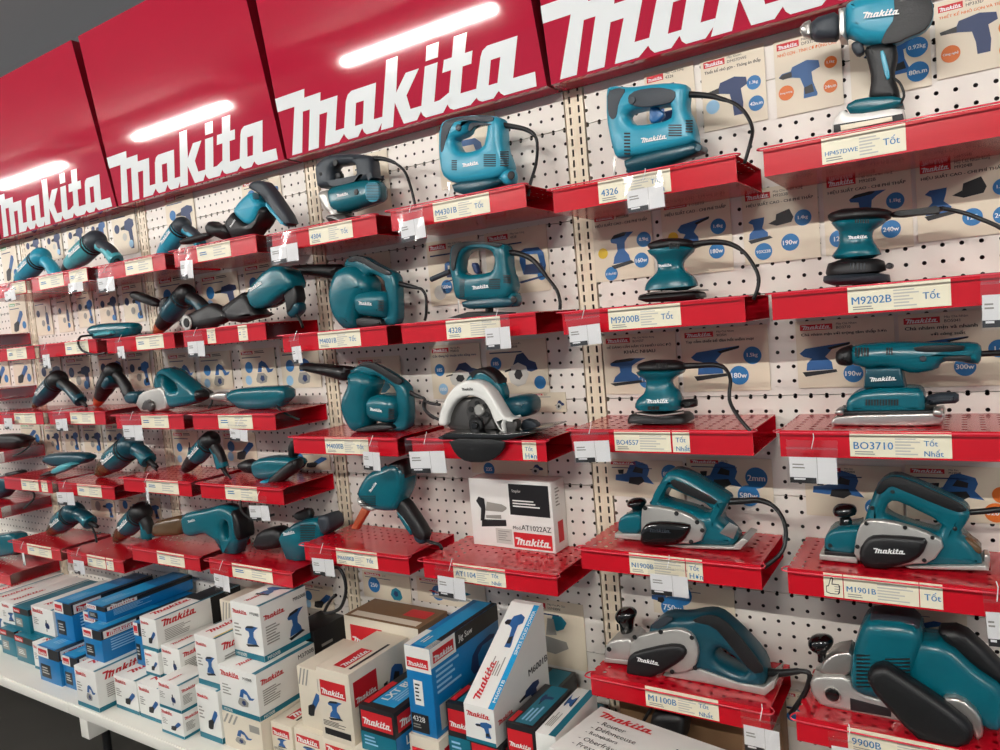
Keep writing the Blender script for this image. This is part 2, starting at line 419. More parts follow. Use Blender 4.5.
# header signs
HZ0, HZ1, HY0, HY1 = 2.149, 2.80, -.082, -.165
names = ['left-hand end', 'grinder', 'pistol drills', 'rotary hammers', 'jigsaws and blowers', 'sanders and planers']
for i, k in enumerate(range(-5, 1)):
    r = empty('header_sign', (k, 0, HZ0), 'glossy red header sign with white lettering above the %s' % names[i] if i else 'glossy red header sign with white lettering at the far end', 'sign', 'red header signs over the bays')
    xa, xb = -.022, .957
    H = HZ1-HZ0
    v = [(xa, HY0, 0), (xb+.008, HY0, 0), (xb-.03, HY1, H), (xa, HY1, H), (xa, -.004, 0), (xb+.008, -.004, 0), (xb-.03, -.004, H), (xa, -.004, H)]
    link('face_panel', mk('face_panel', v, [(0, 1, 2, 3), (0, 4, 5, 1), (3, 2, 6, 7)], 'header_red'), r)
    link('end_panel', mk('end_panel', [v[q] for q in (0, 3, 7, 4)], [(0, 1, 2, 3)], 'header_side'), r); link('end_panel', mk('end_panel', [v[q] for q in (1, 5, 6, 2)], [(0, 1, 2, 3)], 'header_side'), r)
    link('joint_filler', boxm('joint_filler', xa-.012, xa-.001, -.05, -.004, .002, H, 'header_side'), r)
    up = Vector((0, HY1-HY0, H)).normalized(); nrm = Vector((1, 0, 0)).cross(up)
    L = .96; hh = .186
    o = Vector((xa-.004+.004, HY0, 0)) + up*.006 + nrm*.0012
    place('lettering', logo_mesh('sign_white'), r, o, (L, 0, 0), up*hh)
# ceiling tubes over the aisle
fix = boxm('housing', -.80, .80, -.09, .09, 0, .05, 'fixture', .005)
tb = tube('tube', [(-.78, 0, -.03), (.78, 0, -.03)], .022, 'tube_glow', 8)
for j in range(-3, 3):
    r = empty('ceiling_lamp', (-2.84+3.15*j, -3.6, 3.10), 'long white tube lamp hanging from the ceiling over the aisle', 'lamp', 'ceiling tube lamps')
    link('housing', fix, r); link('tube', tb, r)
    for hx in (-.5, .5): link('hanger', tube('hanger', [(hx, 0, .05), (hx, 0, .15)], .006, 'fixture', 6), r)

# ------------------------------------------------------------------ shelves
SW, SD, SH = .435, .23, .056
m_top = boxm('top_plate', 0, SW, -SD, -.003, -.0016, 0, 'red_perforated')
m_front = boxm('front_panel', 0, SW, -SD-.0016, -SD+.0002, -SH, 0, 'red_paint')
m_bot = boxm('bottom_plate', 0, SW, -SD, -.003, -SH, -SH+.0016, 'red_paint')
m_back = boxm('back_plate', 0, SW, -.0045, -.003, -SH, -.0016, 'red_paint')
_r = [(.001, -SD+.012, -.0005), (-.007, -SD+.004, -.0008), (-.010, -SD-.008, -.001), (-.005, -SD-.018, -.001), (.008, -SD-.021, -.001)]
_r = catmull(_r, 3); _r = _r + [Vector((SW-p.x, p.y, p.z)) for p in reversed(_r)]
m_rail = tube('front_rail', _r, .0018, 'rail_red', 6)
LABEL_Y = -SD-.0024
def price_label(root, u0, u1, model, grade):
    lb = link('price_label', boxm('price_label', u0, u1, LABEL_Y, LABEL_Y+.0007, -SH+.004, -.002, 'price_paper'), root)
    wd = u1-u0; y = LABEL_Y-.0006
    if model == '*':        # printed hand with thumb up
        th = [[(0,.08),(0,.46),(.16,.50),(.34,.98),(.48,1),(.54,.92),(.47,.62),(.92,.62),(1,.52),(.97,.12),(.86,.02),(.30,.0)]]
        place('print', poly_mesh('thumb', th, 'print_black'), lb, (u0+.12*wd, y, -SH+.010), (wd*.74, 0, 0), (0, 0, .036))
        th = [[(.05,.12),(.05,.42),(.20,.46),(.38,.92),(.46,.93),(.40,.57),(.90,.57),(.90,.48),(.60,.48),(.60,.45),(.92,.45),(.92,.34),(.60,.34),(.60,.31),(.92,.31),(.90,.20),(.60,.20),(.60,.17),(.88,.17),(.82,.06),(.32,.05)]]
        place('print', poly_mesh('thumb_in', th, 'price_paper'), lb, (u0+.12*wd, y-.0004, -SH+.010), (wd*.74, 0, 0), (0, 0, .036)); return
    gw = 0
    if grade:
        gl = grade.split('/'); gw = (.24 if model else .8)*wd
        for i, g in enumerate(gl):
            me, a = text_mesh(g, 'print_text_blue', .0045); h = .014 if len(gl) == 2 else .017; h = min(h, gw/a)
            zz = (-.028-h*.5 if len(gl) == 1 else (-.022-h*.5 if i == 0 else -.042-h*.5))
            place('print', me, lb, (u1-gw-.02*wd+ (0 if model else .02*wd), y, zz), (h*a, 0, 0), (0, 0, h))
    if model:
        me, a = text_mesh(model, 'print_text_blue', .006); h = min(.015, .40*wd/a)
        place('print', me, lb, (u0+.04*wd, y, -.037), (h*a, 0, 0), (0, 0, h))
        place('print', lines_mesh(2, 'print_grey'), lb, (u0+.05*wd, y, -.050), (.34*wd, 0, 0), (0, 0, .009))
        place('print', lines_mesh(6, 'print_lightgrey'), lb, (u0+.46*wd, y, -.050), ((.50*wd-gw), 0, 0), (0, 0, .036))
    elif not grade:
        place('print', lines_mesh(2, 'print_text_blue'), lb, (u0+.08*wd, y, -.036), (.36*wd, 0, 0), (0, 0, .014))
        place('print', lines_mesh(4, 'print_lightgrey'), lb, (u0+.5*wd, y, -.047), (.44*wd, 0, 0), (0, 0, .034))
SHELF = {}
def shelf(key, z, what, labels=()):
    bay = {'A': 0, 'B': -1, 'C': -2, 'D': -3, 'E': -4}[key[0]]; colx = {'1': .035, '2': .525}[key[2]]
    x0 = bay+colx
    r = empty('display_shelf', (x0, 0, z), 'red perforated steel shelf under the %s' % what, 'shelf', 'red display shelves on the pegboard wall')
    link('top_plate', m_top, r); link('front_panel', m_front, r); link('bottom_plate', m_bot, r); link('back_plate', m_back, r); link('front_rail', m_rail, r)
    pz = z-.03
    for (p0, p1, model, grade) in labels:
        # pixel columns on the front face to metres along the shelf
        def xat(px):
            lo, hi = x0-.5, x0+1.0
            for _ in range(40):
                mid = (lo+hi)/2; q = ROT.transposed() @ (Vector((mid, -SD, pz))-CAM)
                if 500+FPX*q.x/-q.z < px: lo = mid
                else: hi = mid
            return lo
        u0, u1 = max(.004, xat(p0)-x0), min(SW-.004, xat(p1)-x0)
        price_label(r, u0, u1, model, grade)
    SHELF[key] = (x0, z); return r
zA = [1.853, 1.558, 1.270, .973, .645]; zB = [1.880, 1.565, 1.241, .890]; zC = [1.892, 1.611, 1.315, 1.066, .786]; zD = [1.900, 1.618, 1.330, 1.024, .720]
zE = [1.95, 1.694, 1.434, 1.136, .875]
PH = {
 'A11': 'big teal jigsaw with white lettering and looping cord', 'A12': 'cordless drill with white battery', 'A21': 'palm sander with long black neck cord', 'A22': 'round-pad orbital sander',
 'A31': 'square-pad palm sander with dust port', 'A32': 'long half-sheet sander with steel clamps', 'A41': 'teal planer with plain black belt cover', 'A42': 'planer beside the thumbs-up price label', 'A51': 'planer with rounded silver side case', 'A52': 'belt sander with ribbed motor',
 'B11': 'grey-topped barrel jigsaw', 'B12': 'teal jigsaw with dust port and hanging cord', 'B21': 'blower with level black nozzle', 'B22': 'dark teal jigsaw with black top', 'B31': 'blower with drooping black nozzle', 'B32': 'circular saw with white blade guard', 'B41': 'teal hammer standing on its red chisel', 'B42': 'white stapler carton',
 'C11': 'bright teal drill with grey handle', 'C12': 'rotary hammer with black side grip', 'C21': 'hammer drill with raised side handle', 'C22': 'big rotary hammer with ringed grip', 'C31': 'marble cutter with metal guard', 'C32': 'angle drill with steel chuck', 'C41': 'drill with black nose leaning beside a driver', 'C42': 'sheathed straight polisher with teal ring', 'C51': 'reciprocating saw with D handle', 'C52': 'dark booted tool with grey end drum',
 'D11': 'light blue pistol drill', 'D12': 'grey-teal pistol drill', 'D21': 'light blue drill shelf, one row down', 'D22': 'straight teal die grinder', 'D31': 'dark arched drill standing on its nose', 'D32': 'black drill with copper nose', 'D41': 'flat tool with pale teal handle', 'D42': 'drill on a tan wire stand', 'D51': 'arched screwdriver with hanging cord', 'D52': 'screwdriver leaning on the far bottom shelf',
 'E11': 'far top corner tools', 'E21': 'green-block grinder poster of the far second panel', 'E31': 'green-block grinder poster of the far third panel', 'E41': 'far flat black tool', 'E51': 'far teal motor tool', 'E61': 'far lowest teal tool'}
LB = {
 'A11': [(599, 671, '4326', 'Tốt/hơn')], 'A12': [(822, 906, 'HP457DWE', 'Tốt')], 'A21': [(609, 681, 'M9200B', 'Tốt')], 'A22': [(848, 951, 'M9202B', 'Tốt')],
 'A31': [(615, 671, 'BO4557', ''), (673, 690, '', 'Tốt/Nhất')], 'A32': [(850, 952, 'BO3710', 'Tốt/Nhất')], 'A41': [(630, 685.5, 'N1900B', ''), (686.5, 703, '', 'Tốt/Hơn')],
 'A42': [(824, 843, '*', ''), (844, 919, 'M1901B', ''), (920, 943, '', 'Tốt')], 'A51': [(646, 719, 'M1100B', 'Tốt/Nhất')], 'A52': [(848, 960, '9900B', 'Tốt')],
 'B11': [(310, 353, '4304', 'Tốt')], 'B12': [(434, 490, 'M4301B', 'Tốt')], 'B21': [(319, 361, 'M4001B', 'Tốt')], 'B22': [(447, 501, '4328', '')], 'B31': [(326, 369, 'M4000B', 'Tốt')], 'B32': [(523, 537, '', 'Tốt/Hơn')],
 'B41': [(337, 378, 'M6600KB', 'Tốt')], 'B42': [(454, 506, 'AT1104', 'Tốt/Nhất')],
 'C11': [(126, 153, '', '')], 'C12': [(198, 231, '', '')], 'C21': [(137, 164, '', '')], 'C22': [(208, 216, '', ''), (239, 248, '', '')], 'C31': [(142, 169, '', '')], 'C32': [(219, 253, '', '')],
 'C41': [(147, 179, '', '')], 'C42': [(226, 258, '', '')], 'C51': [(158, 185, '', '')], 'C52': [(233, 273, '', '')],
 'D11': [(13, 30, '', '')], 'D12': [(40, 64, '', ''), (70, 94, '', '')], 'D21': [(8, 27, '', '')], 'D22': [(66, 89, '', '')], 'D31': [(15, 36, '', '')], 'D32': [(71, 95, '', '')],
 'D41': [(22, 39, '', ''), (42, 48, '', '')], 'D42': [(78, 102, '', '')], 'D51': [(28, 52, '', '')], 'D52': [(88, 106, '', ''), (107, 114, '', '')]}
for bay, zz in (('A', zA), ('B', zB), ('C', zC), ('D', zD)):
    for i, z in enumerate(zz):
        for c in '12':
            key = '%s%d%s' % (bay, i+1, c)
            shelf(key, z, PH[key], LB.get(key, ()))
for i, z in enumerate(zE[1:]+[.545]):
    key = 'E%d2' % (i+2)
    shelf(key, z, PH['E%d1' % (i+2)], ())

# ------------------------------------------------------------------ tools traced part by part
class Z:
    def __init__(s, x0, y0, k): s.x0, s.y0, s.k = x0, y0, k
    def __call__(s, p): return (s.x0+p[0]/s.k, s.y0+p[1]/s.k)
F1 = Z(420, 0, 3.3333); F2 = Z(700, 0, 3.3333); F3 = Z(560, 180, 4.1667); F4 = Z(750, 150, 4); F5 = Z(560, 320, 4.1667); F6 = Z(750, 310, 4); F7 = Z(560, 450, 4.1667); F8 = Z(750, 450, 4)
F9 = Z(560, 580, 4.1667); F10 = Z(750, 580, 4); F11 = Z(260, 130, 6.25); F12 = Z(400, 100, 6.25); F13 = Z(260, 240, 6.25); F14 = Z(400, 220, 6.25); F15 = Z(260, 340, 6.25); F16 = Z(400, 340, 6.25)
F17 = Z(260, 440, 6.25); F18 = Z(400, 460, 5); F19 = Z(120, 180, 6.25); F20 = Z(120, 280, 6.25); F21 = Z(120, 380, 6.25); F22 = Z(120, 470, 6.25); F23 = Z(0, 200, 6.25); F24 = Z(0, 320, 6.25)
F25 = Z(0, 430, 6.25); F26 = Z(0, 520, 6.25); F27 = Z(220, 340, 4.4136); F28 = Z(220, 180, 4.4136); F29 = Z(200, 500, 3)
TOOLS = []
class Tool:
    def __init__(s, name, label, cat, zf, y, shelfkey, group=None):
        s.zf, s.y, s.key = zf, y, shelfkey
        sx, sz = SHELF[shelfkey]; s.sz = sz
        s.root = empty(name, (sx+SW/2, y, sz), label, cat, group); s.o = Vector((sx+SW/2, y, sz)); s.minz = 9; s.solid = []
        TOOLS.append(s)
    def w(s, p, y):
        return U(*s.zf(p), y)-s.o
    def pt(s, p, y):
        v = s.w(p, y); return (v.x, v.z)
    def p(s, name, material, t, pts, holes=(), b=None, dy=0, sm=1, solid=True, zf=None, steps=3):
        """part: outline in zoom pixels, thickness t, rim radius b, centre plane offset dy"""
        old = s.zf
        if zf: s.zf = zf
        if b is None: b = min(.012, t*.3)
        yu = s.y+dy-t/2+b
        loops = [chaikin([s.pt(q, yu) for q in pts], sm)] + [chaikin([s.pt(q, yu) for q in h], sm) for h in holes]
        s.zf = old
        me = prism(name, loops, dy, t, b, material, steps)
        o = link(name, me, s.root)
        if solid:
            mz = min(q[1] for q in loops[0]); s.minz = min(s.minz, mz); s.solid.append(o)
        s.front = s.y+dy-t/2
        return o
    def turn(s, name, material, pts, dr=.8, dy=0, solid=True, ex=2.6, n=14, seg=24):
        """rounded body: the traced outline gives the width at every height, depth is dr of it"""
        P = chaikin([s.pt(q, s.y+dy) for q in pts], 1)
        z0 = min(q[1] for q in P); z1 = max(q[1] for q in P); V = []; Fc = []; rows = []
        for k in range(n+1):
            e = (z1-z0)*.004; f = k/n
            z = min(z1-e, max(z0+e, z0+(z1-z0)*f)); xs = []
            for i in range(len(P)):
                a, c = P[i], P[(i+1) % len(P)]
                if (a[1]-z)*(c[1]-z) <= 0 and a[1] != c[1]: xs.append(a[0]+(c[0]-a[0])*(z-a[1])/(c[1]-a[1]))
            if len(xs) > 1: rows.append((z, min(xs), max(xs)))
        for z, xa, xb in rows:
            hw = max(.001, (xb-xa)/2); cx = (xa+xb)/2
            for j in range(seg):
                an = 2*math.pi*j/seg; cu, su = math.cos(an), math.sin(an)
                V.append((cx+hw*math.copysign(abs(cu)**(2/ex), cu), dy+hw*dr*math.copysign(abs(su)**(2/ex), su), z))
        for i in range(len(rows)-1):
            for j in range(seg): l = (j+1) % seg; Fc.append((i*seg+j, i*seg+l, (i+1)*seg+l, (i+1)*seg+j))
        Fc.append(tuple(range(seg))); Fc.append(tuple((len(rows)-1)*seg+j for j in range(seg)))
        o = link(name, mk(name, V, Fc, material, 48), s.root)
        if solid: s.minz = min(s.minz, z0); s.solid.append(o)
        return o
    def d(s, name, material, pts, on, proud=.0015, sm=1, par=None):
        """thin moulded patch lying on a part whose front is at dy/t = on"""
        dy, t = on
        return s.p(name, material, .004+proud, pts, b=.001, dy=dy-t/2+.002-proud/2, sm=sm, solid=False)
    def slots(s, x0, y0, x1, y1, n, on, material='slot_black', vert=False, fill=.5, name='vent_slots'):
        dy, t = on; yf = s.y+dy-t/2-.0012
        V = []; Fc = []
        for i in range(n):
            if vert:
                a = x0+(x1-x0)*i/n; c = x0+(x1-x0)*(i+fill)/n; q = [(a, y0), (c, y0), (c, y1), (a, y1)]
            else:
                a = y0+(y1-y0)*i/n; c = y0+(y1-y0)*(i+fill)/n; q = [(x0, a), (x1, a), (x1, c), (x0, c)]
            k = len(V)
            for yy in (0, .003):
                V += [s.w(e, yf)+Vector((0, yy, 0)) for e in q]
            Fc += [(k, k+1, k+2, k+3), (k, k+4, k+5, k+1), (k+1, k+5, k+6, k+2), (k+2, k+6, k+7, k+3), (k+3, k+7, k+4, k)]
        return link(name, mk(name, V, Fc, material), s.root)
    def logo(s, x0, y0, x1, y1, on, material='logo_white'):
        dy, t = on; yf = s.y+dy-t/2-.0022
        a = s.w((x0, y0), yf); c = s.w((x1, y1), yf); ux = c-a; L = ux.length
        uz = Vector((-ux.z, 0, ux.x)).normalized()*(L/5.4)
        return place('wordmark', logo_mesh(material), s.root, a, ux, uz)
    def cyl(s, name, material, c, r, t, dy=0, solid=False, seg=24):
        """round part about an axis along y; r in zoom pixels"""
        yf = s.y+dy-t/2; a = s.w(c, yf); e = s.w((c[0]+r, c[1]), yf); rr = (e-a).length; bb = min(rr*.2, t*.25)
        o = link(name, lathe_y(name, a.x, a.z, [(rr-bb, dy-t/2), (rr, dy-t/2+bb), (rr, dy+t/2-bb), (rr-bb, dy+t/2)], material, seg), s.root)
        if solid: s.minz = min(s.minz, a.z-rr)
        return o
    def cord(s, pts, r=.0034, dys=None, material='cable', zf=None, name='power_cord', thick=0):
        old = s.zf
        if zf: s.zf = zf
        P = []
        for i, q in enumerate(pts):
            yy = s.y+(dys[i] if isinstance(dys, (list, tuple)) else (dys or 0)); P.append(s.w(q, yy))
        s.zf = old
        C = catmull(P, 6); R = [r]*len(C)
        if thick:
            nt2 = int(len(C)*thick); R = [r*(1.9-.7*i/max(1, nt2)) if i < nt2 else r for i in range(len(C))]
        return link(name, tube(name, C, R, material, 7), s.root)
    def done(s, keep=False):
        """let the lowest edge of the tool stand exactly on the shelf"""
        if keep or s.minz > 5: return
        g = s.minz
        if abs(g) > .02: print('TOOL', s.root.name, s.key, 'gap %.3f' % g)
        for o in s.solid:
            for v in o.data.vertices:
                if g > 0 and v.co.z < g+.008: v.co.z -= g-.0006
                elif v.co.z < .0006: v.co.z = .0006

# --- big jigsaw
t = Tool('jigsaw', 'big teal jigsaw with grey grip, white lettering and black cord looping into the shelf end', 'jigsaw', F1, -.13, 'A11')
B = (0, .064)
t.p('body', 'teal_lit_pale', .064, [(624,300),(640,286),(700,292),(800,278),(860,277),(895,285),(886,360),(906,395),(918,440),(922,478),(800,505),(680,528),(655,527),(640,480),(624,395)], [[(690,388),(702,370),(755,360),(832,346),(843,370),(838,400),(760,416),(715,418)]], b=.016)
t.d('grip', 'rubber_grey', [(690,322),(720,300),(790,290),(850,300),(852,328),(830,345),(750,358),(705,352)], B)
t.d('nose_grip', 'rubber_grey', [(624,305),(660,292),(688,298),(662,340),(655,390),(640,400),(626,380)], B)
t.p('trigger', 'trigger_blue', .02, [(765,362),(785,352),(820,380),(790,410),(765,410)], b=.004, solid=False)
t.p('gear_case', 'teal_dark', .056, [(680,528),(915,470),(932,490),(925,515),(700,568),(685,562)], b=.01)
t.p('base_plate', 'steel_dark', .075, [(690,566),(925,518),(928,524),(692,574)], b=.002, sm=0)
t.p('saw_blade', 'steel', .0015, [(642,525),(651,525),(650,588),(645,590)], b=.0004, sm=0, solid=False)
t.cyl('dust_port', 'teal_dark', (926,492), 13, .05, -.006)
t.slots(828, 415, 872, 458, 5, B); t.slots(680, 442, 700, 520, 7, B); t.slots(885, 400, 908, 445, 5, B)
t.cyl('bolt', 'rubber_grey', (706,334), 12, .004, -.034)
t.logo(737, 477, 822, 462, B)
t.cord([(890,314),(960,319),(1000,328),(1048,345),(1085,378),(1108,430),(1100,480),(1082,545)], .004, [0,-.005,-.01,-.02,-.03,-.04,-.06,-.06], thick=.35)
t.done()
# --- cordless drill
t = Tool('cordless_drill', 'teal and black cordless drill standing on its white battery', 'drill', F2, -.13, 'A12')
B = (0, .062)
t.p('motor_housing', 'teal_lit_pale', .062, [(482,22),(512,0),(620,-24),(700,-28),(765,-12),(780,25),(773,70),(745,105),(690,126),(665,142),(640,152),(580,150),(545,148),(500,122),(486,125)], b=.022)
t.d('rear_cap', 'rubber', [(645,-22),(700,-27),(765,-10),(778,28),(772,70),(745,104),(690,125),(665,140),(600,150),(615,110),(650,60)], B, .003)
t.p('chuck', 'rubber_grey', .05, [(372,64),(470,34),(470,131),(385,136),(368,120)], b=.016)
t.p('chuck_jaws', 'steel', .03, [(328,97),(345,76),(374,64),(378,132),(345,124)], b=.01)
t.p('torque_ring', 'casting', .06, [(462,30),(486,24),(486,132),(464,132)], b=.01, sm=0)
t.p('handle', 'rubber', .042, [(545,160),(590,146),(652,142),(660,190),(645,250),(668,312),(660,338),(560,338),(572,262),(560,210)], b=.014)
t.d('handle_stripe', 'teal_lit_pale', [(598,172),(614,166),(636,258),(620,268)], (0, .042), .003)
t.p('trigger', 'rubber_grey', .022, [(505,142),(540,134),(550,175),(525,190),(505,165)], b=.006, solid=False)
t.p('battery_foot', 'teal', .07, [(482,352),(530,326),(670,318),(679,355),(505,386)], b=.008, sm=1)
t.p('battery', 'white_enamel', .074, [(440,410),(474,362),(505,384),(678,356),(682,392),(640,410),(440,446)], b=.008, sm=1)
t.d('battery_label', 'rubber', [(445,416),(640,385),(676,378),(680,400),(445,442)], (0, .074), .001, sm=0)
t.d('battery_sticker', 'price_paper', [(468,418),(640,388),(642,402),(470,436)], (0, .076), .002, sm=0)
t.cord([(648,262),(668,280),(680,318),(668,345)], .0025, [-.03,-.035,-.035,-.03], name='belt_hook')
t.logo(542, 62, 664, 47, (0, .07))
t.done()
# --- palm sander with neck cord
t = Tool('palm_sander', 'teal palm sander with black cap and long neck cord on the second shelf', 'sander', F3, -.125, 'A21')
B = (0, .06)
t.turn('body', 'teal', [(364,278),(560,270),(560,298),(525,325),(512,350),(516,375),(556,400),(573,430),(571,456),(358,470),(360,440),(375,415),(410,385),(408,330),(370,305)], .62)
t.turn('palm_cap', 'rubber', [(365,270),(400,250),(470,240),(540,245),(560,262),(558,286),(500,291),(380,293)], .62, solid=False, n=8)
t.p('clamp_wire', 'steel_dark', .09, [(360,470),(570,455),(575,462),(362,478)], b=.002, sm=0)
t.turn('sanding_pad', 'rubber', [(350,466),(578,458),(600,474),(600,496),(340,508),(340,486)], .55, ex=6, n=5)
t.slots(455, 262, 500, 286, 6, (0, .122), vert=True)
t.logo(408, 364, 466, 358, B)
t.cord([(552,268),(640,258),(705,265),(760,295),(800,345),(826,400),(824,450),(806,498)], .0042, [0,-.005,-.01,-.02,-.03,-.04,-.05,-.05], thick=.4)
t.done()
# --- round orbital sander
t = Tool('orbital_sander', 'round-pad teal orbital sander with black skirt and grey disc', 'sander', F4, -.125, 'A22')
B = (0, .096)
t.turn('body', 'teal', [(312,276),(570,268),(522,305),(492,322),(490,360),(520,400),(532,432),(318,442),(335,410),(355,390),(358,330),(338,310)], .8, ex=2.1)
t.turn('palm_cap', 'rubber', [(309,260),(350,238),(430,228),(530,232),(572,245),(570,270),(540,290),(330,292),(312,277)], .72, solid=False, n=8, ex=2.1)
t.p('neck', 'rubber', .036, [(556,245),(730,230),(772,224),(776,246),(572,276)], b=.012, solid=False)
t.turn('skirt', 'rubber', [(318,440),(532,428),(546,470),(546,496),(300,511),(304,480)], .9, solid=False, n=6, ex=2)
t.turn('sanding_disc', 'rubber_grey', [(296,492),(556,488),(566,528),(290,542)], .95, n=6, ex=2)
t.cyl('dust_port', 'rubber', (556,463), 14, .04, -.02)
t.slots(400, 452, 470, 478, 5, (0, .206), material='rubber_grey', vert=True, fill=.3); t.slots(420, 276, 480, 292, 6, (0, .16), vert=True)
t.logo(392, 357, 470, 352, B)
t.cord([(765,232),(850,250),(920,275),(1000,310),(1080,370),(1110,440)], .0042, [0,0,-.01,-.02,-.03,-.03])
t.done()
# --- square palm sander
t = Tool('palm_sander', 'teal palm sander on a square black pad with round dust port at its back', 'sander', F5, -.14, 'A31')
B = (0, .116)
t.turn('body', 'teal', [(325,200),(522,198),(512,225),(470,242),(468,270),(496,295),(510,330),(507,360),(502,386),(318,376),(320,345),(330,325),(360,300),(365,250),(345,234),(325,225)], .66, ex=3)
t.turn('palm_cap', 'rubber', [(324,184),(370,165),(470,164),(522,180),(522,206),(480,216),(328,212)], .62, solid=False, n=8)
t.p('dust_port', 'rubber', .036, [(500,332),(568,328),(572,345),(570,363),(505,369)], b=.015, solid=False)
t.turn('pad_plate', 'rubber', [(312,378),(520,382),(545,400),(546,428),(300,430),(300,402)], .62, ex=6, n=5)
t.slots(365, 360, 415, 374, 3, B, vert=True, fill=.8); t.slots(400, 180, 450, 204, 6, (0, .118), vert=True)
t.cord([(322,390),(400,398),(470,392),(515,385)], .002, -.067, 'steel', name='clamp_wire')
t.logo(362, 347, 452, 346, B)
t.cord([(512,192),(580,189),(650,188),(690,205),(710,250),(706,330),(740,400),(795,466)], .0042, [0,0,-.01,-.02,-.04,-.06,-.08,-.09], thick=.4)
t.done()
# --- half-sheet sander
t = Tool('half_sheet_sander', 'long teal half-sheet sander with steel pad clamps and slotted block', 'sander', F6, -.13, 'A32')
B = (0, .07)
t.p('motor_body', 'teal', .07, [(395,160),(420,140),(560,128),(780,132),(905,130),(930,150),(922,216),(880,216),(840,206),(770,206),(750,240),(650,256),(600,238),(530,226),(480,236),(398,216)], b=.022)
t.p('front_cap', 'rubber', .074, [(345,160),(412,138),(422,200),(402,226),(355,221),(340,200)], b=.02)
t.d('grip_upper', 'rubber', [(650,145),(862,138),(852,166),(665,168)], B, .002)
t.d('grip_lower', 'rubber', [(772,186),(880,180),(888,206),(840,202),(772,204)], B, .002)
t.p('neck', 'teal_dark', .06, [(460,232),(604,228),(622,308),(455,312)], b=.006, sm=0)
t.p('motor_block', 'teal', .09, [(385,400),(385,365),(410,335),(470,315),(670,308),(697,330),(702,395),(692,416),(390,416)], b=.014)
t.p('dust_port', 'rubber_grey', .036, [(700,346),(760,330),(836,330),(836,373),(770,376),(705,382)], b=.014, sm=1, solid=False)
t.p('pad', 'steel', .105, [(322,446),(350,420),(740,412),(776,406),(782,430),(760,466),(328,462)], b=.004, sm=1)
t.p('pad_frame', 'rubber', .098, [(350,404),(740,400),(745,420),(348,424)], b=.004, sm=0, solid=False)
t.p('clamp', 'steel', .05, [(338,420),(345,396),(372,396),(374,424)], b=.006, dy=-.04, sm=1, solid=False)
t.p('clamp', 'steel', .05, [(728,424),(735,392),(770,400),(772,432)], b=.006, dy=-.04, sm=1, solid=False)
t.slots(462, 358, 598, 382, 12, (0, .09), vert=True, fill=.6); t.slots(420, 150, 480, 186, 5, B, vert=True); t.slots(545, 150, 575, 180, 3, B, vert=True)
t.cyl('switch', 'rubber_grey', (692,195), 14, .006, -.036)
t.logo(480, 287, 585, 281, (0, .064))
t.cord([(915,176),(1000,172),(1090,180),(1130,230)], .006, 0)
t.done()
# --- planer, plain black cover
t = Tool('planer', 'teal planer with silver side and plain black belt cover', 'planer', F7, -.13, 'A41')
B = (0, .085)
t.p('body', 'teal', .085, [(372,234),(382,205),(440,95),(470,82),(520,95),(690,195),(702,215),(690,240),(660,290),(712,330),(742,370),(720,400),(580,392),(430,388),(350,376),(342,300)], [[(422,206),(450,152),(480,165),(640,235),(620,275),(530,240),(440,216)]], b=.018)
t.d('grip', 'rubber', [(455,130),(480,120),(660,210),(640,232),(480,163)], B, .002)
t.p('front_block', 'teal', .085, [(245,288),(275,266),(345,262),(345,348),(243,346)], b=.008, sm=1)
t.p('front_shoe', 'casting', .088, [(230,346),(345,350),(340,376),(228,366)], b=.003, sm=0)
t.turn('knob', 'black_gloss', [(280,218),(298,200),(346,200),(362,218),(350,235),(342,264),(305,264),(300,235),(283,232)], 1, ex=2, solid=False)
t.p('side_case', 'casting', .02, [(340,252),(350,230),(440,240),(530,265),(612,320),(582,392),(430,387),(338,376)], b=.004, dy=-.046, sm=1)
t.p('belt_cover', 'black_gloss', .03, [(335,382),(340,330),(365,300),(430,294),(542,305),(547,330),(520,376),(480,396),(360,400)], b=.012, dy=-.054)
t.p('rear_shoe', 'casting', .09, [(400,392),(720,402),(760,366),(788,376),(752,416),(520,410)], b=.003, sm=0)
t.d('maker_plate', 'steel', [(665,346),(705,302),(742,322),(722,370)], B, .001, sm=0)
for q in ((353,243),(484,266),(570,302),(592,336),(545,384)): t.cyl('screw', 'slot_black', q, 9, .004, -.057)
t.logo(372, 342, 460, 346, (-.054, .031), 'rubber_grey')
t.cord([(695,215),(760,213),(830,210),(890,235),(930,290),(941,360),(920,430),(850,490)], .0048, [0,0,-.01,-.02,-.04,-.06,-.08,-.09], thick=.4)
t.done()
# --- planer beside thumbs-up label
t = Tool('planer', 'teal planer with round black knob, clear chip port and wordmark on its black cover', 'planer', F8, -.13, 'A42')
t.p('body', 'teal', .085, [(452,300),(490,180),(520,130),(560,105),(610,108),(840,210),(882,245),(877,275),(840,330),(882,360),(927,420),(932,462),(720,456),(500,450),(430,430),(430,340)], [[(537,250),(560,202),(600,206),(772,290),(752,330),(690,315),(580,280)]], b=.018)
t.d('grip', 'rubber', [(500,168),(525,126),(565,106),(615,111),(840,212),(874,240),(840,250),(800,240),(600,157),(560,142),(522,180)], B, .002)
t.p('front_block', 'teal', .085, [(298,346),(330,316),(420,310),(445,300),(435,420),(298,402)], b=.008, sm=1)
t.p('front_skirt', 'rubber', .086, [(298,400),(425,412),(425,432),(298,420)], b=.003, sm=0)
t.p('front_shoe', 'casting', .09, [(278,416),(430,428),(430,446),(278,430)], b=.003, sm=0)
t.turn('knob_stem', 'black_gloss', [(357,262),(405,260),(412,314),(358,316)], 1, ex=2, solid=False, n=4)
t.turn('knob', 'black_gloss', [(328,238),(346,216),(414,216),(430,238),(422,264),(338,266)], 1, ex=2, solid=False, n=8)
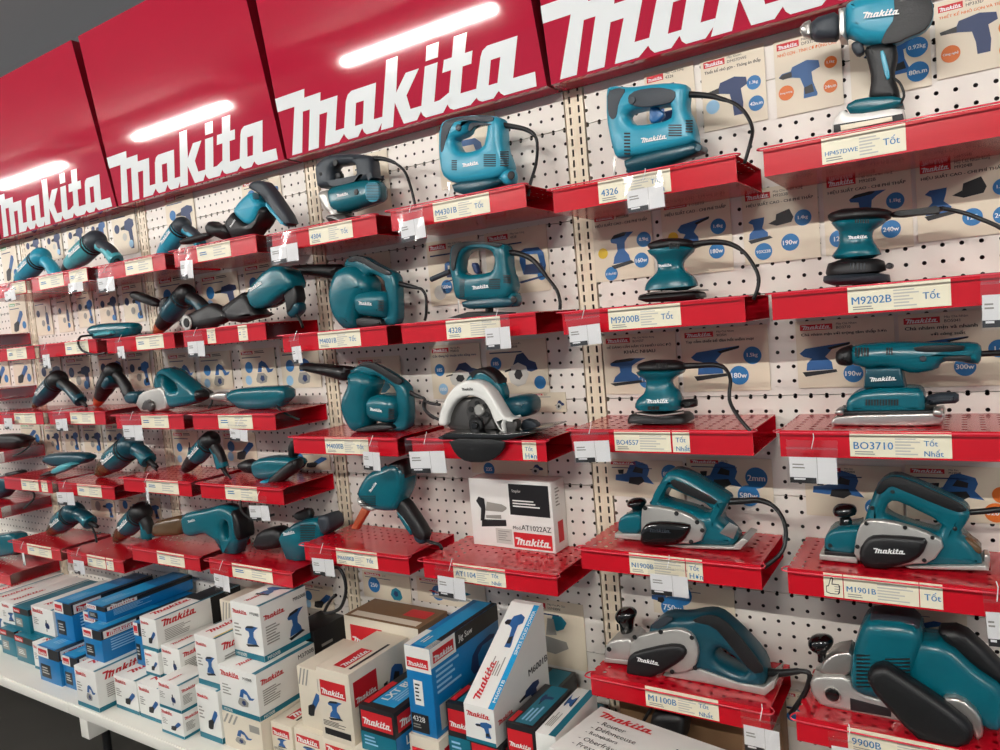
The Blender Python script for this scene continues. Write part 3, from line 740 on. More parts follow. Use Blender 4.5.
t.p('side_case', 'casting', .02, [(414,432),(425,340),(445,290),(480,277),(560,284),(690,320),(787,370),(727,452),(630,458),(500,462)], b=.004, dy=-.046, sm=1)
t.p('belt_cover', 'rubber', .03, [(437,400),(465,355),(500,338),(640,345),(716,355),(690,420),(630,456),(520,468),(440,452)], b=.01, dy=-.054)
t.p('rear_shoe', 'casting', .09, [(620,456),(940,460),(956,482),(640,466)], b=.003, sm=0)
t.p('chip_port', 'port_brown', .05, [(828,362),(860,344),(927,390),(927,416),(880,410)], b=.006, dy=-.01, sm=1, solid=False)
t.p('tail_screw', 'steel', .04, [(930,415),(962,420),(957,482),(935,472)], b=.004, sm=1, solid=False)
for q in ((465,295),(620,312),(730,352),(697,443),(429,388)): t.cyl('screw', 'slot_black', q, 9, .004, -.057)
for q in ((320,383),(488,233),(570,168),(820,316)): t.cyl('screw', 'slot_black', q, 9, .004, -.042)
t.logo(496, 412, 620, 418, (-.054, .031))
t.cord([(870,250),(940,245),(1000,240),(1090,260)], .006, 0)
t.done()
# --- planer with rounded silver case
t = Tool('planer', 'dark teal planer with rounded silver side case and closed rear handle', 'planer', F9, -.13, 'A51')
t.p('body', 'teal_dark', .085, [(365,200),(430,150),(520,156),(600,140),(650,145),(700,180),(800,280),(852,350),(864,420),(832,442),(740,428),(580,370),(500,360),(380,330)], [[(645,300),(665,275),(700,290),(792,370),(770,386),(700,360),(655,332)]], b=.018)
t.d('motor_top', 'rubber_grey', [(370,196),(430,152),(480,158),(420,205)], B, .002)
t.d('grip', 'rubber', [(540,172),(600,146),(660,150),(722,200),(842,355),(850,386),(800,390),(700,262),(640,192)], B, .002)
t.p('front_block', 'casting', .088, [(188,332),(188,276),(215,246),(310,236),(322,335)], b=.008, sm=1)
t.p('front_shoe', 'casting', .09, [(186,322),(300,336),(300,354),(186,342)], b=.003, sm=0)
t.turn('knob', 'black_gloss', [(230,140),(252,114),(302,114),(322,140),(308,166),(302,226),(256,228),(248,172),(234,162)], 1, ex=2, solid=False)
t.p('side_case', 'casting', .02, [(285,335),(300,240),(420,210),(500,200),(552,225),(580,290),(566,362),(520,386),(430,382)], b=.004, dy=-.046)
t.p('belt_cover', 'rubber', .03, [(278,377),(284,320),(320,295),(450,265),(512,268),(532,300),(510,335),(400,402),(320,407),(284,392)], b=.01, dy=-.054)
t.p('rear_shoe', 'casting', .09, [(430,398),(580,368),(740,426),(850,446),(902,408),(892,450),(856,490),(600,428)], b=.003, sm=0)
for q in ((310,240),(418,218),(548,242),(466,384),(203,290),(562,368)): t.cyl('screw', 'slot_black', q, 9, .004, -.057)
t.logo(320, 338, 412, 357, (-.054, .031))
t.cord([(855,382),(920,388),(1000,380),(1040,395),(1020,470),(960,560)], .0058, [0,-.01,-.02,-.02,-.02,-.02], thick=.4)
t.done()
# --- belt sander
t = Tool('belt_sander', 'big teal belt sander with ribbed black drive cover and steel frame', 'sander', F10, -.13, 'A52')
t.p('frame', 'casting', .08, [(240,402),(270,376),(400,382),(420,440),(620,500),(900,600),(900,640),(620,594),(420,558),(330,532),(290,506),(246,450)], b=.008, sm=1)
t.p('front_deck', 'steel', .07, [(272,374),(290,332),(330,292),(415,280),(415,384)], b=.006, sm=1, solid=False)
t.turn('knob', 'black_gloss', [(228,246),(252,218),(318,218),(338,244),(325,272),(302,292),(306,332),(270,332),(272,292),(240,276)], 1, ex=2, solid=False)
t.turn('knob_collar', 'steel', [(264,345),(328,342),(334,366),(268,368)], 1, ex=2, solid=False, n=4)
t.cyl('roller_cap', 'black_gloss', (328,463), 28, .012, -.044)
t.cyl('roller_rim', 'steel', (328,463), 35, .006, -.041)
t.p('motor_housing', 'teal', .12, [(398,412),(415,262),(450,176),(480,150),(640,160),(702,220),(664,330),(622,442),(540,472),(440,452)], b=.024)
t.p('rear_body', 'teal', .10, [(640,230),(800,250),(900,350),(1010,420),(1040,500),(1010,600),(940,592),(850,500),(740,470),(620,440)], b=.02)
t.p('handle', 'rubber', .06, [(740,192),(850,190),(960,290),(1040,380),(1040,440),(1000,420),(900,350),(800,272)], b=.016, solid=False)
t.p('top_cap', 'rubber_grey', .09, [(460,170),(490,146),(640,155),(690,200),(560,190)], b=.01, solid=False)
t.d('maker_plate', 'print_black', [(400,472),(565,515),(565,548),(402,520)], (0, .08), .001, sm=0)
t.p('wheel_arc', 'steel', .04, [(765,466),(850,472),(922,540),(937,620),(905,644),(880,585),(800,515)], b=.006, dy=-.05)
t.p('drive_cover', 'rubber', .05, [(464,392),(490,346),(540,334),(582,360),(780,490),(892,582),(892,640),(832,684),(740,684),(680,652),(600,562),(500,452)], b=.016, dy=-.075)
t.slots(425, 300, 480, 440, 9, (0, .12), fill=.35); t.slots(540, 315, 640, 420, 7, (0, .12), fill=.35)
t.done()
# --- barrel jigsaw
t = Tool('jigsaw', 'barrel jigsaw with grey D handle over a teal vented motor', 'jigsaw', F11, -.12, 'B11')
t.p('handle', 'rubber_grey', .06, [(355,232),(375,200),(430,160),(520,148),(680,155),(702,180),(712,292),(742,302),(640,318),(440,356),(370,366),(360,300)], [[(458,228),(530,216),(606,206),(616,290),(540,312),(478,324),(455,300)]], b=.016)
t.p('motor', 'teal', .08, [(435,362),(560,328),(690,308),(745,322),(752,420),(732,452),(520,522),(460,502),(440,450)], b=.026)
t.d('vent_cap', 'teal_lit_pale', [(658,330),(742,326),(748,420),(728,446),(690,452),(660,425)], (0, .08), .002)
t.slots(664, 335, 742, 440, 11, (0, .086), fill=.4)
t.p('gear_case', 'casting', .07, [(370,386),(437,372),(467,502),(522,532),(430,524),(378,432)], b=.014, sm=1)
t.p('shoe', 'steel_dark', .075, [(410,545),(430,530),(560,530),(562,552),(420,562)], b=.004, sm=1)
t.p('trigger', 'rubber', .02, [(470,268),(505,262),(512,300),(475,318)], b=.005, solid=False)
t.cyl('lock_button', 'rubber', (598,387), 14, .006, -.04)
t.cyl('bolt', 'rubber', (468,204), 15, .006, -.031); t.cyl('screw', 'slot_black', (376,274), 8, .004, -.03)
t.logo(480, 420, 552, 405, (0, .08))
t.cord([(690,180),(770,180),(850,210),(910,270),(945,370),(972,480)], .0042, [0,0,0,0,-.01,-.01], thick=.4)
t.done()
# --- teal jigsaw with dust port
t = Tool('jigsaw', 'mid-size teal jigsaw with slotted front, round dust port and hanging cord', 'jigsaw', F12, -.12, 'B12')
B = (0, .064)
t.p('body', 'teal_lit_pale', .064, [(250,340),(252,190),(278,130),(370,104),(480,95),(605,100),(637,125),(646,300),(680,380),(692,430),(620,488),(380,524),(320,512),(270,472)], [[(337,242),(412,216),(432,152),(470,141),(556,148),(550,210),(530,300),(430,330),(370,320),(347,280)]], b=.016)
t.d('top_grip', 'rubber_grey', [(256,180),(280,130),(370,106),(480,97),(590,101),(576,140),(440,128),(380,128),(330,142),(290,240),(264,330),(252,320)], B)
t.d('inner_grip', 'rubber_grey', [(432,152),(455,138),(572,146),(566,158),(470,158),(438,196),(425,190)], B)
t.p('gear_case', 'teal_dark', .056, [(320,514),(620,480),(655,520),(510,568),(350,592)], b=.01)
t.p('shoe', 'steel_dark', .07, [(340,592),(510,566),(640,532),(646,540),(512,576),(342,602)], b=.002, sm=0)
t.p('dust_port', 'teal_lit_pale', .05, [(615,500),(650,440),(690,425),(712,460),(706,520),(670,535)], b=.014)
t.cyl('port_hole', 'slot_black', (692,470), 22, .004, -.027)
t.p('saw_blade', 'steel', .0015, [(298,510),(312,512),(310,604),(304,604)], b=.0004, sm=0, solid=False)
t.cyl('bolt', 'rubber_grey', (362,172), 17, .006, -.033)
t.slots(522, 340, 598, 422, 6, B); t.slots(322, 376, 354, 444, 6, B); t.slots(625, 320, 676, 420, 7, B)
t.logo(390, 420, 490, 402, B)
t.cord([(635,155),(720,168),(790,185),(840,220),(858,280),(850,400),(815,520),(800,600)], .0042, [0,0,0,0,0,-.02,-.04,-.05], thick=.45)
t.done()
# --- dark jigsaw
t = Tool('jigsaw', 'dark teal jigsaw with black top grip and grey dust nozzle at its front', 'jigsaw', F14, -.12, 'B22')
B = (0, .064)
t.p('body', 'teal', .064, [(315,300),(320,180),(345,146),(420,132),(560,135),(650,150),(672,185),(682,320),(702,360),(716,420),(690,480),(640,502),(380,502),(350,482),(326,340)], [[(375,322),(386,230),(430,190),(520,176),(580,195),(601,250),(586,320),(520,336),(420,345)]], b=.016)
t.d('top_grip', 'rubber', [(317,310),(320,182),(347,147),(420,134),(560,137),(640,151),(612,176),(540,150),(430,155),(370,190),(350,250),(340,322)], B)
t.p('gear_case', 'teal_dark', .056, [(385,498),(690,468),(728,540),(560,552),(400,557)], b=.01)
t.p('dust_port', 'teal', .05, [(660,500),(690,460),(722,450),(738,490),(730,540),(690,545)], b=.014)
t.cyl('port_hole', 'slot_black', (710,496), 18, .004, -.027)
t.p('shoe', 'slot_black', .075, [(295,602),(420,575),(640,570),(640,580),(430,602)], b=.002, sm=0)
t.p('foot_bolt', 'slot_black', .03, [(535,548),(556,546),(556,578),(535,580)], b=.004, sm=0, solid=False)
t.p('saw_blade', 'steel', .0015, [(360,500),(370,500),(368,580),(362,582)], b=.0004, sm=0, solid=False)
t.p('trigger', 'print_navy', .02, [(445,270),(480,268),(496,335),(470,338)], b=.005, solid=False)
t.cord([(195,372),(250,348),(312,322)], .008, .02, 'rubber_grey', name='dust_nozzle')
t.slots(555, 368, 625, 435, 6, B); t.slots(372, 372, 402, 485, 9, B); t.slots(645, 345, 690, 400, 5, B)
t.logo(452, 436, 555, 422, B)
t.cord([(660,200),(760,215),(840,260),(920,360),(980,440),(1000,510),(1000,560)], .0046, [0,0,0,-.01,-.02,-.03,-.03], thick=.5)
t.done()
# --- blowers
def blower(zf, key, label, scroll, motor, frame, grip, nozzle, base, logo, slots, cord, hole=None):
    t = Tool('blower', label, 'blower', zf, -.12, key)
    t.p('fan_case', 'teal', .10, scroll, b=.03)
    t.p('handle_frame', 'teal', .05, frame, b=.012)
    t.p('motor', 'teal', .10, motor, b=.026)
    t.d('grip', 'rubber', grip, (0, .05), .003)
    t.p('nozzle', 'rubber', .05, nozzle, b=.02, sm=1, dy=.05, solid=False)
    t.p('foot', 'rubber', .09, base, b=.006, sm=1)
    t.slots(*slots, 7, (0, .10), fill=.4)
    t.logo(*logo, (0, .10))
    t.cord(cord[0], .0045, cord[1], thick=.3)
    t.done(); return t
blower(F13, 'B21', 'teal blower with a level black nozzle reaching over the rotary hammer', [(445,330),(460,260),(490,190),(530,165),(600,160),(650,200),(692,250),(702,330),(640,360),(608,480),(602,540),(520,540),(470,470),(450,400)],
  [(600,345),(640,320),(740,315),(802,330),(804,482),(760,488),(608,468)],
  [(530,168),(545,120),(590,95),(650,105),(740,160),(832,200),(858,240),(868,480),(852,512),(780,522),(755,488),(798,470),(800,330),(790,310),(780,245),(700,205),(680,230),(640,230),(600,190)],
  [(545,124),(590,97),(650,107),(740,162),(825,202),(800,226),(700,180),(650,150),(600,130),(560,142)],
  [(165,160),(380,150),(532,152),(492,215),(478,246),(330,226),(168,206)], [(600,480),(752,490),(770,517),(610,538)], (615, 404, 700, 410), (735, 378, 770, 446),
  ([(858,270),(920,285),(985,300),(1012,310),(1036,350),(1040,410),(1038,470),(1030,500)], [0,0,0,0,0,0,-.02,-.03]))
blower(F15, 'B31', 'teal blower with a black nozzle drooping over the angle drill poster', [(518,420),(530,350),(565,280),(562,200),(640,190),(700,220),(722,280),(692,340),(676,420),(682,540),(620,577),(585,567),(545,500)],
  [(672,372),(720,340),(800,345),(862,375),(862,502),(800,522),(680,492)],
  [(560,206),(600,168),(660,140),(720,158),(800,200),(890,260),(927,310),(937,480),(922,562),(845,572),(810,527),(858,502),(860,380),(853,305),(800,262),(740,222),(690,225),(640,215)],
  [(600,166),(640,139),(700,136),(780,180),(882,242),(892,262),(862,286),(770,222),(700,182),(640,162)],
  [(250,162),(285,140),(400,150),(602,170),(566,200),(558,264),(420,227),(265,192)], [(590,560),(690,530),(820,525),(840,560),(620,580)], (686, 440, 762, 452), (800, 430, 836, 500),
  ([(920,320),(980,350),(1030,370),(1030,430),(1060,470),(1090,490)], [0,0,0,.02,.02,.02]))
# --- circular saw
t = Tool('circular_saw', 'circular saw with white blade guard, teal motor and black lower guard over the shelf edge', 'saw', F16, -.175, 'B32')
t.p('motor', 'teal_dark', .09, [(620,395),(680,355),(800,345),(832,380),(832,450),(790,482),(690,484),(640,455)], b=.024, dy=.05, solid=False)
t.p('handle', 'teal', .05, [(400,300),(420,240),(470,190),(530,175),(590,210),(640,270),(662,350),(640,420),(560,400),(500,320)], b=.014, dy=.03, solid=False)
t.p('grip', 'rubber', .054, [(440,232),(480,180),(535,167),(600,208),(638,270),(612,278),(550,226),(500,206),(460,228)], b=.012, dy=.03, solid=False)
t.p('gear_housing', 'steel_dark', .05, [(300,530),(310,460),(350,390),(420,355),(500,365),(560,420),(600,510),(620,570),(330,570)], b=.01, dy=.0, solid=False)
t.p('blade_guard', 'white_enamel', .05, [(240,532),(255,450),(290,360),(350,280),(420,250),(500,260),(560,310),(610,390),(650,460),(672,485),(727,490),(702,502),(655,512),(667,577),(630,572),(590,500),(560,420),(520,370),(450,345),(380,360),(332,410),(302,480),(297,537)], b=.008, dy=-.02, sm=1, solid=False)
t.cyl('gear_disc', 'steel_dark', (490,450), 80, .02, -.02); t.cyl('hub', 'casting', (490,440), 30, .02, -.03)
for k in range(6):
    an = k*math.pi/3+.3; t.cyl('hub_hole', 'slot_black', (490+52*math.cos(an), 450+52*math.sin(an)), 15, .004, -.031, seg=12)
t.cyl('spindle_cap', 'rubber', (465,535), 42, .03, -.03); t.cyl('spindle_bolt', 'black_gloss', (462,536), 18, .012, -.048)
t.p('base_plate', 'black_gloss', .16, [(235,592),(300,578),(660,584),(862,565),(870,572),(660,612),(250,606)], b=.003, sm=0)
t.p('front_bracket', 'steel_dark', .03, [(640,520),(730,492),(740,560),(660,600)], b=.006, dy=-.02, sm=1, solid=False)
t.p('lever', 'rubber_grey', .03, [(750,560),(770,490),(850,510),(865,560)], b=.006, dy=.03, sm=1, solid=False)
t.p('lower_guard', 'rubber', .012, [(296,612),(658,622),(652,680),(600,735),(540,764),(420,764),(350,720)], b=.003, dy=-.076, sm=1, solid=False)
t.logo(386, 316, 458, 314, (-.02, .052), 'print_black')
t.cord([(250,405),(190,395),(150,385),(158,440),(230,492),(300,510)], .0045, .03)
t.done()
# --- hammer standing on its chisel
t = Tool('demolition_hammer', 'teal hammer with silver collar standing on a red-painted chisel bit', 'hammer', F17, -.12, 'B41')
t.p('body', 'teal', .085, [(615,345),(640,270),(690,200),(760,170),(860,130),(922,190),(924,300),(890,380),(860,440),(770,442),(700,420)], b=.024)
t.p('collar', 'casting', .075, [(612,350),(640,375),(735,428),(700,448),(640,422),(613,392)], b=.01, sm=1)
t.p('chisel', 'copper', .022, [(640,418),(684,440),(612,562),(570,552)], b=.007, sm=0)
t.p('handle', 'rubber', .05, [(840,350),(905,360),(1000,500),(1052,590),(1030,640),(985,620),(940,560),(860,450)], b=.016, solid=False)
t.p('handle_end', 'teal_dark', .046, [(1000,560),(1040,585),(1030,650),(985,640),(960,600)], b=.012, solid=False)
t.p('handle_strip', 'teal', .054, [(850,450),(880,445),(960,560),(950,600),(930,575)], b=.008, sm=1, solid=False)
t.p('rear_cap', 'rubber', .07, [(780,165),(870,120),(900,150),(925,230),(905,250),(870,190)], b=.014, solid=False)
t.slots(625, 350, 720, 420, 6, (0, .087), fill=.3)
t.logo(690, 330, 730, 270, (0, .085))
t.cord([(1030,625),(1070,640),(1120,655),(1135,680)], .005, [-.0,-.02,-.03,-.05])
t.done(True)
# --- stapler carton on its shelf (turned a little)
# ------------------------------------------------------------------ cartons
def carton(label, x0, x1, yf, dep, z0, z1, style, group='tool cartons stacked on the base deck', yaw=0, wedge=None, name='tool_carton', **kw):
    W, D, H = x1-x0, dep, z1-z0
    r = empty(name, ((x0+x1)/2, yf, z0), label, 'box', group); r.rotation_euler.z = yaw
    X0, X1 = -W/2, W/2
    bodymat = {'W': 'carton_white', 'B': 'carton_blue', 'T': 'carton_teal', 'R': 'carton_beige', 'K': 'carton_black', 'P': 'carton_beige', 'L': 'carton_white', 'N': 'carton_brown', 'S': 'carton_white', 'D': 'carton_black'}[style]
    if wedge:
        zf, zb, flat = wedge
        v = []
        for x in (X0, X1): v += [(x, 0, 0), (x, D, 0), (x, D, zb), (x, D-flat, zb), (x, 0, zf)]
        f = [(0, 1, 2, 3, 4), (9, 8, 7, 6, 5), (0, 5, 6, 1), (1, 6, 7, 2), (2, 7, 8, 3), (3, 8, 9, 4), (4, 9, 5, 0)]
        link('carton_body', mk('carton_body', v, f, bodymat), r)
    else:
        link('carton_body', boxm('carton_body', X0, X1, 0, D, 0, H, bodymat, .0015), r)
    e = .0006
    class Face: pass
    def face(k):
        if k == 'F': return (Vector((X0, -e, 0)), Vector((W, 0, 0)), Vector((0, 0, H)), Vector((0, -1, 0)))
        if k == 'R': return (Vector((X1+e, 0, 0)), Vector((0, D, 0)), Vector((0, 0, H)), Vector((1, 0, 0)))
        if k == 'T': return (Vector((X0, 0, H+e)), Vector((W, 0, 0)), Vector((0, D, 0)), Vector((0, 0, 1)))
        if k == 'U': return (Vector((X0, 0, H+e)) + Vector((W, 0, 0)), Vector((0, D, 0)), Vector((-W, 0, 0)), Vector((0, 0, 1)))   # top read along the depth
    def rect(k, m_, u0, v0, u1, v1, nm='printed_panel', lift=0):
        o, a, c, n = face(k)
        return place(nm, sq(m_), r, o+a*u0+c*v0+n*(.0004*lift), a*(u1-u0), c*(v1-v0))
    def logo(k, m_, u0, v0, u1, lift=1, vmax=None):
        o, a, c, n = face(k); h = (a.length*(u1-u0))/5.4
        if vmax: h = max(h, 0) if h < vmax*c.length else vmax*c.length
        return place('wordmark', logo_mesh(m_), r, o+a*u0+c*v0+n*(.0004*lift), a*(u1-u0), c.normalized()*h)
    def text(k, s_, m_, u0, v0, h, lift=1, bold=.004, umax=None):
        o, a, c, n = face(k); me, asp = text_mesh(s_, m_, bold); hh = h*c.length; ww = hh*asp
        if umax and ww > umax*a.length: hh *= umax*a.length/ww; ww = umax*a.length
        return place('lettering', me, r, o+a*u0+c*v0+n*(.0004*lift), a.normalized()*ww, c.normalized()*hh)
    def lines(k, nl, m_, u0, v0, u1, v1, lift=1):
        o, a, c, n = face(k)
        return place('small_print', lines_mesh(nl, m_), r, o+a*u0+c*v0+n*(.0004*lift), a*(u1-u0), c*(v1-v0))
    def pic(k, key, u0, v0, u1, v1, lift=1):
        o, a, c, n = face(k); picture(r, key, o+a*u0+c*v0+n*(.0004*lift), a*(u1-u0), c*(v1-v0), n)
    P = kw.get('pic', 'sander'); mdl = kw.get('model'); det = kw.get('det', 1)
    if style == 'W':
        bm_ = kw.get('band', 'carton_teal')
        rect('F', bm_, 0, 0, 1, .11, 'colour_band'); rect('R', bm_, 0, 0, 1, .11, 'colour_band')
        rect('U', bm_, 0, 0, 1, .10, 'colour_band')
        logo('F', 'print_red', .06, .80, .56); logo('U', 'print_red', .08, .55, .5)
        logo('R', 'print_red', .06, .72, .44 if D > .22 else .5)
        pic('F', P, .42, .22, .92, .62); lines('F', 4, 'print_grey', .08, .36, .36, .62)
        lines('R', 7, 'print_grey', .08, .25, .38, .6)
        if mdl:
            text('F', mdl, 'print_black', .66, .82, .06, umax=.3); text('R', mdl, 'print_black', .70, .82, .1, umax=.28); text('F', mdl, 'carton_white', .06, .025, .06, 2, umax=.4); text('R', mdl, 'carton_white', .06, .025, .06, 2, umax=.3)
        if kw.get('rpic'): pic('R', kw['rpic'], .52, .14, .92, .66)
        if kw.get('tpic'): pic('T', kw['tpic'], .2, .35, .8, .8)
        if kw.get('dark'): rect('R', 'carton_black', .62, .12, 1, 1); rect('U', 'carton_black', .52, .11, 1, 1)
        if kw.get('tan'): rect('U', 'print_yellow', .02, .10, .98, .16, 'colour_band', 1)
    elif style == 'B':
        rect('F', 'carton_white', 0, .70, .52, 1, 'logo_block'); rect('F', 'carton_black', .52, .70, 1, 1, 'colour_band'); rect('F', 'print_red', .06, .76, .46, .93, 'logo_block', 1); logo('F', 'carton_white', .08, .78, .44, 2)
        rect('F', 'carton_black', .10, .12, .55, .5, 'label'); lines('F', 3, 'print_lightgrey', .16, .2, .5, .42, 2)
        rect('R', 'carton_black', 0, .72, 1, 1, 'colour_band'); rect('R', 'carton_white', .02, .74, .34, .98, 'logo_block', 1); rect('R', 'print_red', .05, .78, .31, .92, 'logo_block', 2); logo('R', 'carton_white', .06, .79, .3, 3)
        if mdl: text('R', mdl, 'carton_white', .38, .8, .12, 1, umax=.3)
        lines('R', 5, 'print_skyblue', .08, .25, .5, .66)
        rect('T', 'carton_cyan', .06, .02, .80, .62, 'colour_band'); rect('T', 'carton_black', .84, 0, 1, 1, 'colour_band'); lines('U', 3, 'print_skyblue', .10, .4, .4, .7)
    elif style == 'T':
        rect('F', 'carton_black', 0, .74, 1, 1, 'colour_band'); rect('F', 'print_red', .02, .78, .46, .97, 'logo_block', 1); logo('F', 'carton_white', .05, .82, .43, 2)
        rect('F', 'print_grey', .10, .2, .55, .56, 'label'); lines('F', 3, 'carton_white', .16, .28, .5, .48, 2)
        rect('R', 'carton_black', 0, .74, 1, 1, 'colour_band'); rect('R', 'print_red', .03, .78, .36, .96, 'logo_block', 1); logo('R', 'carton_white', .05, .81, .34, 2); lines('R', 4, 'print_skyblue', .08, .25, .5, .6)
        if mdl: text('R', mdl, 'carton_white', .42, .8, .12, 2, umax=.4)
        rect('T', 'carton_teal', .05, .05, .8, .5, 'colour_band')
    elif style == 'R':
        rect('F', 'print_red', .08, .62, .86, .84, 'logo_block'); logo('F', 'carton_white', .11, .65, .82, 2)
        pic('F', P, .25, .30, .75, .58); rect('F', 'carton_black', .10, .08, .9, .17, 'label'); lines('F', 4, 'print_black', .08, .2, .92, .28)
        rect('R', 'print_red', .05, .52, .42, .86, 'logo_block'); logo('R', 'carton_white', .07, .56, .40, 2); pic('R', kw.get('rpic', 'planer'), .48, .3, .9, .75)
        rect('U', 'print_red', .10, .30, .55, .66, 'logo_block'); logo('U', 'carton_white', .12, .34, .53, 2); rect('U', 'carton_black', .10, .12, .75, .2, 'label')
    elif style == 'P':
        st = [[(.02+.12*i, .70), (.07+.12*i, .70), (.19+.12*i, .98), (.14+.12*i, .98)] for i in range(3)]
        o, a, c, n = face('F'); place('hazard_stripes', poly_mesh('stripes', st, 'print_grey'), r, o, a, c)
        pic('F', kw.get('pic', 'cutter'), .25, .2, .75, .62)
        rect('F', 'print_grey', .7, .66, .95, .86, 'label')
    elif style == 'L':      # white slab with blue panels
        rect('U', 'carton_teal', 0, 0, 1, .35, 'colour_band'); logo('F', 'print_red', .08, .45, .7); rect('F', 'carton_black', 0, 0, 1, .25, 'colour_band'); lines('U', 4, 'print_grey', .15, .5, .5, .85)
        pic('U', P, .55, .45, .85, .9)
    elif style == 'K':      # black front with red block
        rect('F', 'print_red', .06, .52, .94, .9, 'logo_block'); logo('F', 'carton_white', .10, .60, .90, 2); rect('F', 'carton_teal', 0, 0, 1, .42, 'colour_band')
        lines('F', 3, 'print_skyblue', .1, .1, .5, .34); rect('R', 'print_red', .03, .52, .36, .9, 'logo_block'); logo('R', 'carton_white', .05, .6, .34, 2); rect('R', 'carton_blue', 0, 0, 1, .44, 'colour_band')
        if kw.get('top') == 'blue':
            rect('U', 'carton_cyan', .06, .14, .98, .76, 'colour_band'); text('U', 'LXT BL XT', 'carton_white', .12, .48, .2, umax=.6, bold=.02); lines('U', 3, 'print_skyblue', .14, .2, .7, .42); rect('U', 'print_red', .04, .80, .34, .96, 'logo_block', 1)
        else:
            rect('U', 'carton_teal', .05, .1, .98, .72, 'colour_band'); rect('U', 'print_red', .04, .78, .28, .95, 'logo_block', 1); lines('U', 3, 'print_skyblue', .12, .2, .5, .6); pic('U', 'darkdrill', .5, .25, .75, .65)
        text('R', 'LXT', 'carton_white', .1, .15, .2, umax=.3)
    elif style == 'J':
        pass
    elif style == 'N':
        pass
    elif style == 'D':
        rect('F', 'print_navy', .05, .05, .95, .6); lines('R', 4, 'print_grey', .2, .5, .8, .8)
    r['_f'] = 0; del r['_f']
    return r, rect, logo, text, lines, pic, face

# stapler carton on its shelf, turned a little towards the aisle
zs = zB[3]; a_ = UZ(474, 544, zs); b_ = UZ(556, 554, zs); wv = b_-a_
H_ = U(467.6, 478, a_.y).z-zs
r, rect, logo, text, lines, pic, face = carton('white stapler carton with red logo block and black panel on its own shelf', 0, wv.length, 0, .075, 0, H_, 'S', None, math.atan2(wv.y, wv.x))
r.location = ((a_.x+b_.x)/2, (a_.y+b_.y)/2, zs+.0006)
rect('F', 'carton_black', .50, .50, .97, .95, 'label'); text('F', 'Stapler', 'carton_white', .54, .82, .05, 2); lines('F', 3, 'carton_white', .54, .60, .88, .72, 2)
rect('F', 'print_red', .52, .03, .97, .25, 'logo_block'); logo('F', 'carton_white', .54, .07, .95, 2); text('F', 'AT1022AZ', 'print_black', .62, .29, .075, 1, umax=.36); text('F', 'Mod.', 'print_black', .52, .29, .05, 1, .0, .1)
rect('F', 'print_lightgrey', .30, .06, .50, .28, 'label'); lines('F', 5, 'print_grey', .33, .09, .48, .25, 2)
o, a, c, n = face('F')
for q, (mt, lp) in enumerate([('print_black', [(0,.85),(.1,1),(.28,.95),(.3,.6),(.22,.2),(.1,.2),(.15,.6)]), ('print_black', [(.12,.0),(.95,.1),(.95,.3),(.15,.25)]), ('print_grey', [(.3,.55),(.36,.85),(.85,.8),(1,.72),(1,.66),(.85,.55)]), ('print_grey', [(.3,.4),(.8,.45),(.8,.32),(.3,.3)])]):
    place('picture', poly_mesh('stapler_%d' % q, [lp], mt), r, o+a*.08+c*.28+n*.0006, a*.38, c*.45)
rect('R', 'print_red', .3, .12, .7, .42, 'logo_block'); lines('R', 6, 'print_grey', .25, .62, .6, .9)

# ------------------------------------------------------------------ tools of the further bays
def quick(name, label, cat, zf, key, parts, y=-.12, logo=None, cord=None, keep=False):
    t = Tool(name, label, cat, zf, y, key)
    for q in parts:
        nm, mt, th, pts = q[:4]; kw = q[4] if len(q) > 4 else {}
        t.p(nm, mt, th, pts, **kw)
    if logo: t.logo(*logo)
    if cord: t.cord(cord[0], cord[2] if len(cord) > 2 else .004, cord[1])
    t.done(keep); return t

